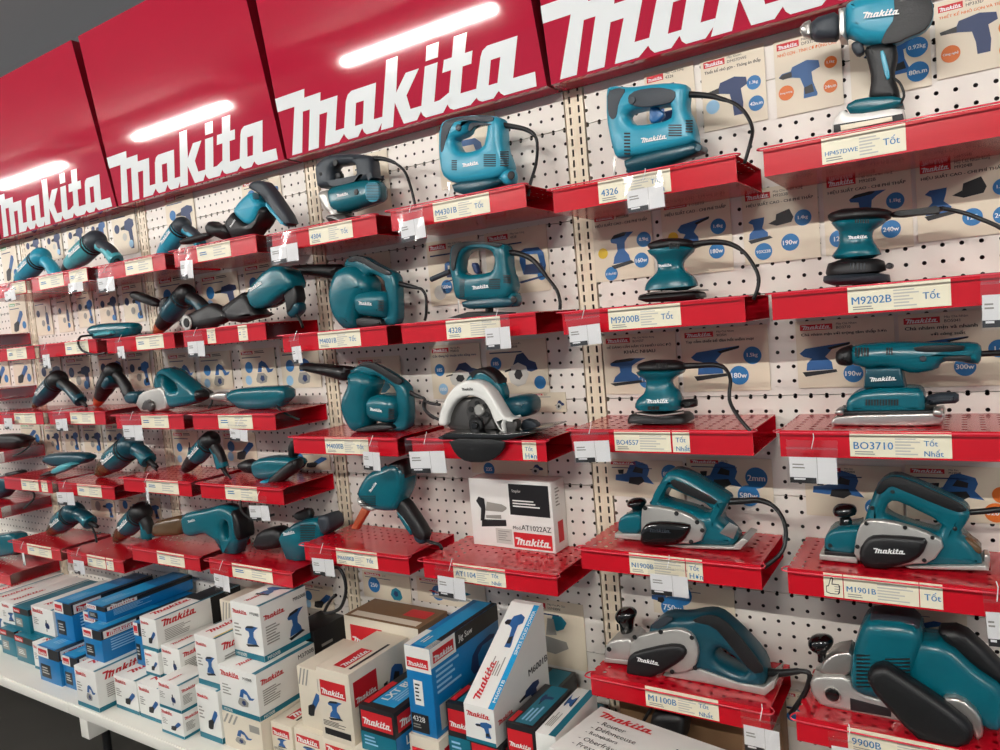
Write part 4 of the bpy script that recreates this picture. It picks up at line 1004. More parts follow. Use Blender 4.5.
def pistol(name, label, cat, zf, key, N, T, H, y, body='teal', gear=None, grip='rubber', nose='steel_dark', nr=1.0, cordpts=None, logo=True, k=1.0, hk=1.0):
    """drill laid out from three pixels: nose tip, rear of the motor, end of the handle"""
    t = Tool(name, label, cat, zf, y, key)
    a, b, c = t.w(N, y), t.w(T, y), t.w(H, y); u = (b-a); L = u.length; u.normalize(); q = L*k
    at = lambda f: a+u*(L*f)
    part = lambda nm, mt, fs, rs, seg=16: link(nm, tube(nm, [at(f) for f in fs], [r*q for r in rs], mt, seg), t.root)
    part('chuck', nose, [0, .02, .12, .20, .24], [.035*nr, .05*nr, .075*nr, .085*nr, .085*nr])
    part('gear_case', gear or body, [.18, .20, .32, .44], [.085, .10, .115, .135])
    part('motor_housing', body, [.42, .45, .60, .80, .90], [.125, .145, .15, .148, .14])
    part('vent_ring', 'slot_black', [.80, .81, .825, .835], [.150, .152, .152, .15])
    part('vent_ring', 'slot_black', [.855, .865, .875, .885], [.146, .148, .148, .145])
    part('rear_cap', grip, [.89, .91, .99, 1.05, 1.08], [.142, .146, .138, .10, .05])
    h0 = at(.90); hd = c-h0; HL = hd.length; hd.normalize()
    bend = h0+hd*(HL*.5)+u*(.05*q)
    P = catmull([h0, bend, c], 6); n = len(P)
    hr = [.105, .095, .088, .082, .08, .08, .082, .086, .09, .094, .096, .098, .09]
    link('handle', tube('handle', P, [hr[min(12, int(12*i/(n-1)))]*q*hk for i in range(n)], body, 14), t.root)
    G = [p+u*(.022*q) for p in P[2:-2]]; link('handle_grip', tube('handle_grip', G, [.082*q*hk]*len(G), grip, 12), t.root)
    tp = P[4]-u*(.075*q*hk); link('trigger', tube('trigger', [tp-hd*(.07*q), tp-hd*(.03*q)-u*(.02*q), tp+hd*(.05*q)], [.03*q, .036*q, .028*q], 'rubber', 8), t.root)
    link('cord_guard', tube('cord_guard', [c, c+hd*(.06*q), c+hd*(.16*q)], [.04*q, .034*q, .022*q], 'cable', 8), t.root)
    if logo:
        uz = Vector((-u.z, 0, u.x)); place('wordmark', logo_mesh('logo_white'), t.root, at(.46)+Vector((0, -.152*q-.001, 0))-uz*(.03*q), u*(.34*L), uz*(.065*L))
    lo = min((v.co.z for ch in t.root.children if ch.name.split('.')[0] in ('chuck', 'handle', 'gear_case', 'motor_housing') for v in ch.data.vertices))
    if abs(lo) > .025: print('PISTOL', label, 'gap %.3f' % lo)
    t.root.location.z += max(-.04, min(.04, -lo))+.0005
    if cordpts: t.cord(cordpts[0], .0045, cordpts[1])
    return t
R_ = dict(b=.018); N_ = dict(solid=False); NB = dict(solid=False, b=.012)
pistol('drill', 'bright teal drill with grey handle leaning behind a black dust tube', 'drill', F19, 'C11', (228,452), (392,212), (500,345), -.08, 'teal_lit_pale', None, 'rubber_grey', 'rubber', 1.1, k=1.05)
t = quick('rotary_hammer', 'teal rotary hammer with grey handle and black side grip on the top shelf', 'hammer', F19, 'C12', [
  ('body', 'teal_lit_pale', .08, [(718,192),(760,130),(830,68),(872,130),(892,150),(850,272),(800,282),(740,232)], R_),
  ('gear_case', 'rubber', .075, [(660,272),(720,190),(742,232),(800,278),(850,268),(885,160),(932,190),(882,290),(800,332),(700,347)], R_),
  ('handle', 'rubber_grey', .05, [(805,52),(830,10),(880,0),(922,20),(1085,265),(1040,292),(1010,262),(900,112),(850,72)], NB),
  ('handle_inlay', 'teal_lit_pale', .054, [(915,128),(945,150),(1050,282),(1035,292),(1005,262),(930,190)], NB),
  ('side_grip', 'rubber', .035, [(372,372),(520,330),(562,330),(562,365),(388,412)], NB),
  ('depth_ring', 'rubber', .06, [(540,292),(570,250),(620,285),(665,272),(702,347),(560,352)], R_)], y=-.16)
t.slots(828, 78, 868, 120, 5, (0, .08)); t.logo(690, 300, 722, 250, (0, .075))
t = pistol('hammer_drill', 'dark hammer drill with side handle raised to the left of the ringed grip', 'drill', F20, 'C21', (222,322), (420,60), (540,190), -.07, 'teal_dark', 'rubber', 'rubber', 'copper', 1.1, logo=False, k=1.0)
t.p('side_handle', 'rubber', .035, [(62,72),(95,55),(252,120),(242,166),(80,112)], b=.012, solid=False)
t.p('flange', 'rubber', .06, [(255,105),(302,88),(297,182),(250,202)], b=.012, solid=False)
t = quick('rotary_hammer', 'big dark teal rotary hammer with ringed barrel grip and hanging cord', 'hammer', F28, 'C22', [
  ('body', 'teal', .085, [(118,492),(220,380),(292,380),(332,470),(282,502),(212,562),(150,572)], R_),
  ('gear_case', 'rubber', .08, [(30,560),(118,490),(152,572),(202,600),(60,632),(28,602)], R_),
  ('handle', 'rubber', .05, [(252,380),(300,383),(352,510),(335,572),(302,602),(292,525)], NB),
  ('handle_end', 'teal_dark', .046, [(300,540),(350,535),(355,580),(325,612),(298,595)], NB),
  ('barrel_grip', 'rubber', .05, [(385,262),(410,225),(540,160),(582,140),(640,170),(682,200),(692,252),(560,302),(430,307),(390,292)], dict(zf=F20, b=.02)),
  ('collar', 'rubber', .075, [(640,172),(700,130),(800,60),(832,200),(772,272),(690,252)], dict(zf=F20, b=.02, solid=False))],
  cord=([(330,590),(350,612),(366,650)], [0,-.03,-.05], .0045), y=-.165)
t.logo(130, 495, 185, 458, (0, .085))
old = t.zf; t.zf = F20; t.cyl('grip_ring', 'casting', (412,268), 30, .006, -.028); t.cyl('grip_bore', 'slot_black', (412,268), 18, .006, -.031); t.zf = old
t = quick('marble_cutter', 'teal marble cutter with bare metal blade guard and loop handle', 'saw', F21, 'C31', [
  ('body', 'teal', .08, [(222,50),(235,-40),(270,-77),(312,-70),(430,20),(502,90),(480,142),(320,182),(300,120)], dict(b=.02, holes=[[(275,-25),(300,-35),(368,30),(380,62),(330,70),(296,30)]])),
  ('rear_case', 'rubber', .07, [(400,72),(522,60),(528,120),(400,152)], R_),
  ('blade_guard', 'casting', .05, [(105,152),(130,80),(215,50),(272,40),(302,150),(292,190),(150,206)], dict(dy=-.02, sm=1, b=.008)),
  ('blade', 'steel_dark', .01, [(130,190),(150,130),(190,118),(214,180)], dict(dy=-.045, b=.002, solid=False))],
  cord=([(510,42),(560,70),(577,130),(552,176)], [0,0,-.02,-.03]))
t.cyl('arbor', 'steel_dark', (180,165), 20, .02, -.05)
t = quick('angle_drill', 'teal angle drill lying flat with a shiny steel chuck', 'drill', F27, 'C32', [
  ('body', 'teal', .07, [(33,240),(60,215),(200,205),(290,204),(297,270),(220,292),(100,297),(45,272)], R_),
  ('chuck', 'steel', .045, [(-40,236),(-5,228),(36,230),(38,272),(-5,272),(-40,262)], dict(b=.012, solid=False, sm=0)),
  ('switch_stub', 'teal', .05, [(218,252),(260,234),(292,255),(267,300),(235,297)], NB)],
  cord=([(250,290),(275,318),(350,352)], [-.03,-.06,-.06]))
pistol('drill', 'dark drill with black rubber nose leaning beside a small driver poster', 'drill', F21, 'C41', (398,538), (575,335), (640,520), -.12, 'teal', 'rubber', 'rubber', 'rubber', 1.2, ([(645,530),(690,592)], [0,-.04]), k=1.05)
t = quick('polisher', 'straight teal polisher with black nose and teal cord ring', 'polisher', F27, 'C42', [
  ('body', 'teal', .075, [(143,540),(190,515),(330,520),(347,560),(290,602),(170,612),(150,592)], R_),
  ('nose', 'rubber', .06, [(78,547),(120,525),(152,538),(154,592),(110,584)], dict(b=.022, solid=False)),
  ('handle', 'rubber', .05, [(208,622),(300,540),(342,520),(347,572),(240,647)], dict(dy=-.03, b=.016, solid=False)),
  ('cord_ring', 'teal_lit_pale', .05, [(163,642),(190,615),(217,630),(197,662)], dict(dy=-.04, b=.012, solid=False)),
  ('guard_lever', 'rubber', .04, [(303,472),(320,440),(372,434),(377,462),(332,482),(327,522),(308,517)], NB)],
  cord=([(180,650),(130,675),(98,698),(90,725),(100,760),(150,790),(240,770)], [-.05,-.08,-.1,-.12,-.12,-.1,-.05], .0045))
t = quick('reciprocating_saw', 'teal reciprocating saw with brown boot and closed D handle', 'saw', F22, 'C51', [
  ('body', 'teal', .075, [(392,282),(440,260),(560,240),(640,214),(702,240),(740,290),(762,432),(742,467),(660,467),(600,432),(540,392),(460,417),(410,402)], dict(b=.02, holes=[[(648,350),(670,310),(692,330),(694,420),(664,422)]])),
  ('boot', 'port_brown', .06, [(213,402),(220,320),(300,300),(402,280),(402,402),(330,412),(240,417)], dict(b=.02, solid=False)),
  ('boot_clip', 'copper', .03, [(218,380),(250,378),(252,412),(220,414)], NB),
  ('grip', 'rubber', .077, [(702,242),(742,290),(764,430),(742,440),(722,400),(712,300)], NB)], y=-.15)
t.logo(425, 330, 470, 318, (0, .075))
t = quick('booted_grinder', 'teal tool with dark boot and grey end drum, its cable hanging over the cartons', 'grinder', F29, 'C52', [
  ('body', 'teal', .08, [(238,102),(300,60),(360,53),(377,90),(362,132),(300,152),(250,142)], R_),
  ('boot', 'rubber', .075, [(163,132),(180,90),(242,80),(252,142),(180,152)], dict(b=.02, solid=False)),
  ('end_drum', 'rubber_grey', .08, [(352,50),(385,43),(397,85),(370,107)], NB),
  ('top_lever', 'rubber', .03, [(280,40),(330,20),(340,50),(320,62),(290,60)], NB)],
  cord=([(330,165),(372,205),(418,205),(438,265),(420,325),(375,338),(392,300),(408,285)], [-.1,-.12,-.12,-.12,-.12,-.12,-.12,-.12], .0055))
t.slots(300, 75, 345, 125, 7, (0, .08)); t.logo(250, 108, 285, 100, (0, .08))
pistol('drill', 'light blue pistol drill nose-down on the far top shelf', 'drill', F23, 'D11', (90,484), (262,300), (352,430), -.10, 'teal_lit_pale', None, 'teal_lit_pale', 'rubber', .9)
pistol('drill', 'grey-teal pistol drill with dark back leaning on the top shelf', 'drill', F23, 'D12', (398,424), (610,228), (728,362), -.15, 'teal_pale', None, 'rubber_grey', 'rubber', 1.0)
t = quick('die_grinder', 'straight teal die grinder lying on the second shelf with looped cord', 'grinder', F24, 'D22', [
  ('body', 'teal', .065, [(553,62),(570,35),(650,20),(820,14),(837,45),(832,77),(700,97),(600,107),(570,92)], R_),
  ('front_sleeve', 'teal_pale', .05, [(588,82),(700,60),(722,90),(600,110)], dict(dy=-.02, b=.014, solid=False))],
  cord=([(590,95),(540,98),(500,108),(490,150),(520,195),(590,215),(660,205)], [-.03,-.08,-.12,-.125,-.125,-.125,-.125], .0045))
pistol('drill', 'dark arched drill standing on its nose and handle under the long posters', 'drill', F24, 'D32', (212,534), (372,352), (505,500), -.12, 'teal_dark', None, 'rubber', 'port_brown', .9)
t = pistol('drill', 'black drill with copper nose tip and teal motor end', 'drill', F24, 'D32', (602,524), (715,295), (815,470), -.10, 'rubber', None, 'rubber', 'copper', 1.2, k=1.1, logo=False)
t.p('motor_end', 'teal_dark', .06, [(778,472),(810,440),(867,440),(862,512),(800,517)], b=.012, solid=False)
t.p('side_plate', 'teal_dark', .09, [(636,402),(672,330),(692,380),(660,432)], b=.012, solid=False)
t = quick('shear', 'flat dark teal tool with pale teal handle and thin blade', 'cutter', F25, 'D41', [
  ('body', 'teal_dark', .065, [(273,182),(300,150),(420,143),(540,148),(557,190),(500,217),(350,232),(290,207)], R_),
  ('handle', 'teal_pale', .045, [(318,252),(400,205),(472,210),(440,242),(340,282)], dict(dy=-.04, b=.012)),
  ('nose', 'rubber', .035, [(248,282),(320,250),(342,275),(270,297)], dict(dy=-.04)),
  ('tip', 'port_brown', .05, [(268,190),(300,150),(322,160),(310,205),(285,212)], NB)],
  cord=([(350,276),(280,297),(208,322)], [-.05,-.09,-.115], .0025))
t = pistol('drill', 'dark drill with brown nose propped on a tan wire stand', 'drill', F25, 'D42', (612,262), (830,78), (930,185), -.12, 'teal', 'port_brown', 'teal_dark', 'port_brown', 1.1, ([(925,180),(950,215),(978,242)], [0,-.01,-.02]), k=1.1)
t.cord([(935,178),(915,220),(897,250)], .004, [0,.0,-.01], 'port_brown', name='stand_leg')
t = pistol('screwdriver', 'arched dark screwdriver with cord hanging beside the lowest far shelf', 'screwdriver', F25, 'D51', (310,625), (470,490), (565,565), -.12, 'teal', 'port_brown', 'teal_dark', 'port_brown', 1.1, ([(565,580),(590,625),(602,682)], [0,-.02,-.05]), k=1.2)
t.cord([(580,620),(605,632),(625,625)], .004, -.02, name='plug')
pistol('screwdriver', 'dark screwdriver with brown nose leaning next to the reciprocating saw', 'screwdriver', F25, 'D52', (722,686), (895,500), (930,670), -.085, 'teal', 'port_brown', 'rubber', 'port_brown', 1.1, k=1.1)
quick('die_grinder', 'flat black tool at the far end with trailing cord', 'grinder', F25, 'E42', [('body', 'rubber', .07, [(-90,40),(0,28),(120,28),(182,70),(100,102),(0,97),(-90,92)], R_)], cord=([(180,70),(190,90),(150,130),(80,165)], [0,-.02,-.06,-.1], .004))
quick('grinder', 'teal motor tool at the far end with dark cap', 'grinder', F25, 'E52', [('body', 'teal_dark', .07, [(-90,300),(0,288),(50,298),(67,350),(40,402),(-90,402)], R_), ('cap', 'rubber', .05, [(30,270),(70,262),(120,250),(130,280),(70,300)], NB)], cord=([(60,350),(130,375),(200,385),(210,430),(150,490)], [0,-.03,-.08,-.1,-.1], .005))
quick('grinder', 'large teal tool at the far bottom shelf', 'grinder', F26, 'E62', [('body', 'teal', .08, [(-120,110),(0,88),(90,80),(112,150),(112,212),(0,232),(-120,230)], R_), ('rear_cap', 'rubber', .07, [(84,150),(115,140),(125,215),(90,222)], NB)])
# ------------------------------------------------------------------ posters on the pegboard
TITLE = {'sander': 'Máy Chà Nhám Rung', 'bagsander': 'Máy Chà Nhám Rung', 'longsander': 'Máy Chà Nhám', 'drill': 'Máy Khoan', 'darkdrill': 'Máy Khoan', 'jigsaw': 'Máy Cưa Lọng', 'planer': 'Máy Bào', 'circsaw': 'Máy Cưa Đĩa', 'mitre': 'Máy Cưa Đa Góc', 'cutter': 'Máy Cắt Đá', 'rod': 'Máy Khoan', 'grinder': 'Máy Mài', 'blower': 'Máy Thổi Bụi'}
PNAME = {'sander': 'sander', 'bagsander': 'sander with dust bag', 'longsander': 'long-handled sander', 'drill': 'blue drill', 'darkdrill': 'dark drill', 'jigsaw': 'jigsaw', 'planer': 'planer', 'circsaw': 'circular saw', 'mitre': 'mitre saw', 'cutter': 'tile cutter', 'rod': 'long-bit tool', 'grinder': 'grinder', 'blower': 'blower'}
def poster(tl, br, pic, where, slogan=None, scol='print_black', badges=(), model=None, picbox=(.18, .22, .8, .66), size=1, bcol='print_blue', green=False):
    a = U(*tl, -.004); c = U(*br, -.004); W, H = c.x-a.x, a.z-c.z
    if H < .05: H = .05
    r = link('poster', boxm('poster', 0, W, -.0012, 0, 0, H, 'poster'), None, (a.x, -.0032, a.z-H))
    tag(r, 'cream %s poster %s' % (PNAME[pic], where), 'poster', 'product posters on the pegboard')
    X = Vector((1, 0, 0)); Zv = Vector((0, 0, 1)); y = -.0017; n = Vector((0, -1, 0))
    P = lambda u, v: Vector((u*W, y, v*H))
    place('logo_block', sq('print_green' if green else 'print_red'), r, P(.05, .86), X*(.34*W), Zv*(.085*H))
    place('wordmark', logo_mesh('logo_white'), r, P(.07, .872)+n*.0003, X*(.30*W), Zv*min(.06*H, .30*W/5))
    if size:
        me, asp = text_mesh(TITLE[pic], 'print_black', .002); h = min(.04*H, .5*W/asp)
        place('lettering', me, r, P(.43, .91), X*(h*asp), Zv*h)
        if model:
            me, asp = text_mesh(model, 'print_black', .004); h = min(.04*H, .3*W/asp)
            place('lettering', me, r, P(.43, .86), X*(h*asp), Zv*h)
    else:
        place('small_print', lines_mesh(2, 'print_black'), r, P(.44, .86), X*(.46*W), Zv*(.08*H))
    if slogan:
        ls = slogan.split('/')
        for i, s_ in enumerate(ls):
            me, asp = text_mesh(s_, scol, .012); h = .066*H; ww = min(.88*W, h*asp*1.25)
            place('lettering', me, r, P(.06+.12*i if i == 0 else .3, .765-.085*i), X*min(ww, .88*W), Zv*h)
    else:
        place('small_print', lines_mesh(1, 'print_navy'), r, P(.06, .74), X*(.86*W), Zv*(.05*H))
    u0, v0, u1, v1 = picbox
    picture(r, pic, P(u0, v0), X*((u1-u0)*W), Zv*((v1-v0)*H), n)
    for (u, v, rad, col, s_) in badges:
        R = rad*W*.84
        place('badge', circ(col or bcol), r, Vector((u*W-R, y-.0002, v*H-R)), X*(2*R), Zv*(2*R))
        if s_:
            me, asp = text_mesh(s_, 'logo_white', .012); h = min(.55*R, 1.6*R/asp)
            place('lettering', me, r, Vector((u*W-h*asp/2, y-.0007, v*H-h*.5)), X*(h*asp), Zv*h)
    return r
HS = 'HIỆU SUẤT CAO - CHI PHÍ THẤP'
# above the top shelves of the sander bay
poster((644, 74), (698, 138), 'jigsaw', 'half hidden behind the big jigsaw', model='4326')
poster((700, 60), (768, 119), 'darkdrill', 'under the header between the big jigsaw and the cordless drill', 'Thiết kế nhỏ gọn - Thông án thấp', 'print_black', [(.82,.52,.13,None,'1.3kg'),(.84,.24,.14,None,'42n.m'),(.16,.32,.13,'print_skyblue','')], 'DF457DWE', (.08,.14,.72,.66))
poster((773, 42), (844, 104), 'drill', 'with orange badges touching the chuck of the cordless drill', 'NHỎ GỌN - TÍNH CƠ ĐỘNG CAO', 'print_orange', [(.84,.56,.11,'print_orange','1.1kg'),(.82,.26,.12,'print_orange','24n.m'),(.16,.30,.14,'print_orange','Dung lượng')], 'DF333D', (.06,.18,.68,.66))
poster((848, 24), (932, 85), 'drill', 'right behind the cordless drill', None, 'print_black', [(.84,.50,.16,None,'0.92kg'),(.84,.20,.16,None,'80n.m')], 'HP457D')
poster((934, 4), (1012, 64), 'darkdrill', 'with orange badges to the far side of the cordless drill', 'THIẾT KẾ NHỎ GỌN VÀ TIỆN', 'print_orange', [(.20,.30,.16,'print_orange','Công nghệ'),(.96,.48,.14,'print_orange','1.1'),(.96,.20,.14,'print_orange','2')], 'HP333D', (.06,.22,.84,.74))
# second row
poster((591, 213), (655, 276), 'sander', 'leaning out left of the neck-cord palm sander', HS, 'print_black', [(.86,.52,.14,None,'0.9kg'),(.80,.24,.14,None,'160w'),(.28,.10,.13,None,'114x102'),(.16,.40,.10,'print_yellow','')], 'M9200B', (.28,.16,.72,.66))
poster((660, 200), (734, 270), 'longsander', 'right behind the neck-cord palm sander', HS, 'print_black', [(.82,.56,.13,None,'1.4kg'),(.78,.26,.13,None,'180w'),(.16,.50,.09,'print_yellow','')], 'M9201B', (.22,.28,.70,.70))
poster((741, 192), (821, 257), 'bagsander', 'between the neck-cord palm sander and the round orbital sander', HS, 'print_black', [(.80,.54,.13,None,'1.4kg'),(.62,.24,.14,None,'190w'),(.26,.16,.14,None,'93X228')], 'M9203B', (.06,.28,.68,.68))
poster((822, 178), (914, 246), 'sander', 'right behind the round orbital sander', HS, 'print_black', [(.82,.58,.12,None,'1.1kg'),(.76,.24,.13,None,'240w'),(.16,.20,.13,None,'125')], 'M9202B', (.28,.34,.75,.74))
poster((915, 164), (1012, 232), 'bagsander', 'over the cord of the round orbital sander', HS, 'print_black', [(.92,.56,.12,None,'1.2kg'),(.60,.24,.13,None,'125'),(.92,.22,.13,None,'240w')], 'M9204B', (.08,.26,.76,.72))
# third row
poster((602, 336), (679, 393), 'sander', 'left of and behind the square-pad palm sander', 'DỄ DÀNG CẦM NẮM TỪ NHIỀU GÓC ĐỘ/KHÁC NHAU', 'print_black', [(.58,.22,.12,None,'1.1kg')], 'BO4557', (.06,.14,.62,.60))
poster((680, 330), (771, 390), 'longsander', 'behind the cord of the square-pad palm sander', 'Tay cầm thiết kế đàn hồi mềm mại', 'print_black', [(.82,.54,.12,None,'1.5kg'),(.66,.24,.13,None,'180w')], '9035H', (.10,.16,.68,.70))
poster((795, 322), (897, 386), 'longsander', 'behind the front cap of the half-sheet sander', 'Chà nhám mịn với trọng tâm thấp hơn', 'print_black', [(.58,.20,.12,None,'190w')], 'BO3710', (.02,.16,.56,.66))
poster((898, 315), (1012, 385), 'longsander', 'behind the handle of the half-sheet sander', 'Chà nhám mịn và nhanh/với công suất', 'print_black', [(.60,.26,.12,None,'300w'),(.90,.48,.11,None,'1.4')], 'BO5041', (.18,.34,.64,.66))
# fourth row
poster((607, 459), (685, 500), 'planer', 'behind the knob of the plain-covered planer', None, 'print_black', [(.84,.66,.14,None,'82mm')], 'N1900B', (.10,.30,.62,.98))
poster((686, 457), (774, 503), 'planer', 'behind the rear handle of the plain-covered planer', None, 'print_black', [(.82,.56,.15,None,'2mm'),(.72,.14,.15,None,'580w')], '1911B', (.12,.26,.66,.92))
poster((804, 464), (904, 521), 'planer', 'behind the knob of the planer with chip port', None, 'print_black', [(.86,.60,.13,None,'2mm'),(.72,.22,.12,None,'600w')], 'KP0800', (.08,.34,.62,.90))
poster((905, 465), (1012, 525), 'planer', 'behind the rear handle of the planer with chip port', None, 'print_black', [(.92,.52,.11,'print_orange','2'),(.86,.2,.13,'print_orange','620w')], 'M1901B', (.20,.36,.76,.88))
poster((652, 580), (736, 624), 'planer', 'behind the silver-cased planer', None, 'print_black', [(.36,.66,.16,None,'4.6kg'),(.24,.22,.17,None,'750w')], 'M1100B', (-.02,.30,.2,.86))
poster((876, 604), (968, 645), 'grinder', 'behind the ribbed motor of the belt sander', None, 'print_black', [(.84,.4,.12,None,'7mm')], '9403')
poster((775, 688), (830, 735), 'drill', 'low down between the two bottom shelves', 'làm tốt', 'print_black', [(.3,.3,.12,None,'')], 'M0400')
# jigsaw and blower bay
poster((352, 158), (392, 208), 'jigsaw', 'behind the grey-topped barrel jigsaw', model='4304')
poster((436, 124), (500, 178), 'jigsaw', 'behind the mid-size teal jigsaw', 'Bảo đảm cưa với độ chính xác', 'print_black', [], '4301')
poster((426, 243), (483, 301), 'jigsaw', 'left of and behind the dark teal jigsaw', None, 'print_navy', [(.34,.28,.13,None,'500w'),(.20,.20,.14,'print_lightgrey','')], 'M4301B', (.30,.36,.6,.66))
poster((484, 234), (551, 290), 'jigsaw', 'behind the cord of the dark teal jigsaw', None, 'print_navy', [(.88,.24,.08,None,'')], '4328', (.50,.18,.98,.68))
poster((345, 258), (395, 310), 'blower', 'behind the level-nozzle blower', model='M4001B')
poster((429, 346), (484, 398), 'circsaw', 'left of and behind the white guard of the circular saw', 'Cắt đúng kỹ thuật trên từng mm', 'print_navy', [(.18,.54,.12,None,'185'),(.22,.18,.11,'print_skyblue','1050')], 'M5801B', (.30,.20,.98,.66))
poster((485, 342), (550, 393), 'circsaw', 'right of and behind the handle of the circular saw', None, 'print_navy', [(.16,.58,.11,None,'185'),(.86,.20,.11,None,'')], '5806B', (.30,.12,.84,.76))
poster((356, 358), (404, 404), 'blower', 'behind the drooping-nozzle blower', model='M4000B')
poster((528, 393), (567, 412), 'circsaw', 'small strip under the right circular saw poster', model='5801B', picbox=(.7, .1, .95, .6))
poster((470, 446), (548, 476), 'circsaw', 'above the stapler carton', None, 'print_navy', [(.24,.16,.09,None,'235')], '5902B', (.78, .02, .95, .4))
poster((362, 570), (412, 604), 'blower', 'above the brown-topped carton by the post', None, 'print_navy', [(.24,.5,.15,None,'250')], 'LS1019', (.55,.02,.85,.52))
poster((416, 576), (487, 612), 'mitre', 'above the tall jig saw carton', None, 'print_navy', [(.32,.45,.11,None,'255')], 'LS1016')
poster((522, 596), (588, 672), 'mitre', 'behind the wedge-shaped carton', None, 'print_navy', [], 'LS1030N', (.16,.18,.72,.78))
# hammer bay
for i, (tl, br, pc, where) in enumerate([
    ((164,197),(197,233),'darkdrill','behind the bright teal drill with grey handle'), ((241,183),(283,207),'drill','behind the handle of the top rotary hammer'),
    ((157,279),(198,312),'drill','behind the raised side handle of the hammer drill'), ((200,277),(241,308),'darkdrill','behind the barrel of the big rotary hammer'), ((243,266),(284,300),'drill','behind the handle of the big rotary hammer'),
    ((167,354),(197,389),'cutter','behind the loop handle of the marble cutter'), ((198,353),(234,389),'cutter','between the marble cutter and the angle drill'), ((239,350),(278,386),'cutter','above the body of the angle drill'), ((279,346),(322,387),'cutter','above the shelf end beside the drooping nozzle'),
    ((172,431),(201,466),'rod','behind the drill with the black nose'), ((222,432),(258,463),'grinder','behind the nose of the straight polisher'), ((290,450),(331,470),'grinder','behind the lever of the straight polisher'),
    ((140,496),(162,521),'drill','above the boot of the reciprocating saw'), ((300,582),(335,613),'grinder','behind the hanging cable over the cartons')]):
    poster(tl, br, pc, where, None, 'print_navy', [(.24,.52,.13,None,''),(.20,.18,.11,'print_skyblue','')], None, (.36,.08,.94,.68), 0)
# drill bay: rows of narrow posters
D_ = [((23,231),(43,263),'darkdrill'), ((44,226),(64,258),'darkdrill'), ((65,220),(87,253),'darkdrill'), ((88,214),(109,247),'drill'), ((110,209),(139,252),'darkdrill')]
for i, (tl, br, pc) in enumerate(D_): poster(tl, br, pc, ['behind the front of the light blue drill', 'behind the handle of the light blue drill', 'between the light blue and grey-teal drills', 'behind the grey-teal drill', 'beside the post right of the grey-teal drill'][i], None, 'print_navy', [(.2,.55,.13,'print_navy',''),(.5,.36,.11,'print_lightgrey',''),(.74,.2,.11,'print_skyblue','')], None, (.36,.10,.92,.72), 0)
D_ = [((33,297),(54,334),'rod'), ((55,294),(74,331),'rod'), ((75,291),(96,326),'drill'), ((97,288),(120,323),'darkdrill'), ((121,285),(146,321),'drill')]
for i, (tl, br, pc) in enumerate(D_): poster(tl, br, pc, ['first of the pair under the light blue drill', 'second of the pair under the light blue drill', 'with grey badge above the die grinder', 'right above the die grinder', 'behind the raised side handle beside the post'][i], None, 'print_navy', [(.2,.55,.13,'print_navy',''),(.46,.3,.12,'print_grey',''),(.74,.16,.11,'print_blue','')], None, (.46,.08,.94,.72), 0)
D_ = [((38,358),(64,389),'darkdrill'), ((65,358),(94,390),'darkdrill'), ((97,352),(125,387),'drill'), ((126,352),(153,388),'drill')]
for i, (tl, br, pc) in enumerate(D_): poster(tl, br, pc, ['behind the arched drill on the left', 'right above the arched drill', 'behind the black drill with copper nose', 'between the black drill and the marble cutter'][i], None, 'print_navy', [(.2,.55,.13,'print_navy',''),(.46,.3,.12,'print_grey',''),(.74,.16,.11,'print_blue','')], None, (.44,.08,.94,.72), 0)
D_ = [((44,425),(62,452),'darkdrill'), ((63,424),(81,452),'drill'), ((82,424),(104,453),'darkdrill'), ((105,424),(126,455),'drill')]
for i, (tl, br, pc) in enumerate(D_): poster(tl, br, pc, ['above the shear, nearest its far end', 'above the body of the shear', 'between the shear and the propped drill', 'behind the nose of the propped drill'][i], None, 'print_navy', [(.2,.55,.13,'print_navy',''),(.46,.3,.12,'print_grey',''),(.74,.16,.11,'print_blue','')], None, (.44,.08,.94,.72), 0)
poster((90,494),(116,519), 'drill', 'beside the arched screwdriver', None, 'print_navy', [(.3,.5,.14,'print_grey','')], None, (.5,.05,.95,.7), 0)
poster((118,495),(142,520), 'darkdrill', 'above the leaning screwdriver', None, 'print_navy', [(.3,.6,.14,'print_blue','')], None, (.5,.05,.95,.7), 0)
for tl, br, wh in [((0,246),(20,281),'with green block on the far top panel'), ((8,303),(29,332),'with green block on the far second panel'), ((-10,359),(11,385),'at the far edge of the third panel'), ((12,358),(34,384),'with green block on the far third panel'), ((20,424),(42,443),'with green block on the far fourth panel')]:
    poster(tl, br, 'grinder', wh, None, 'print_navy', [(.8,.24,.13,'print_blue','')], None, (.15,.05,.8,.7), 0, green=True)

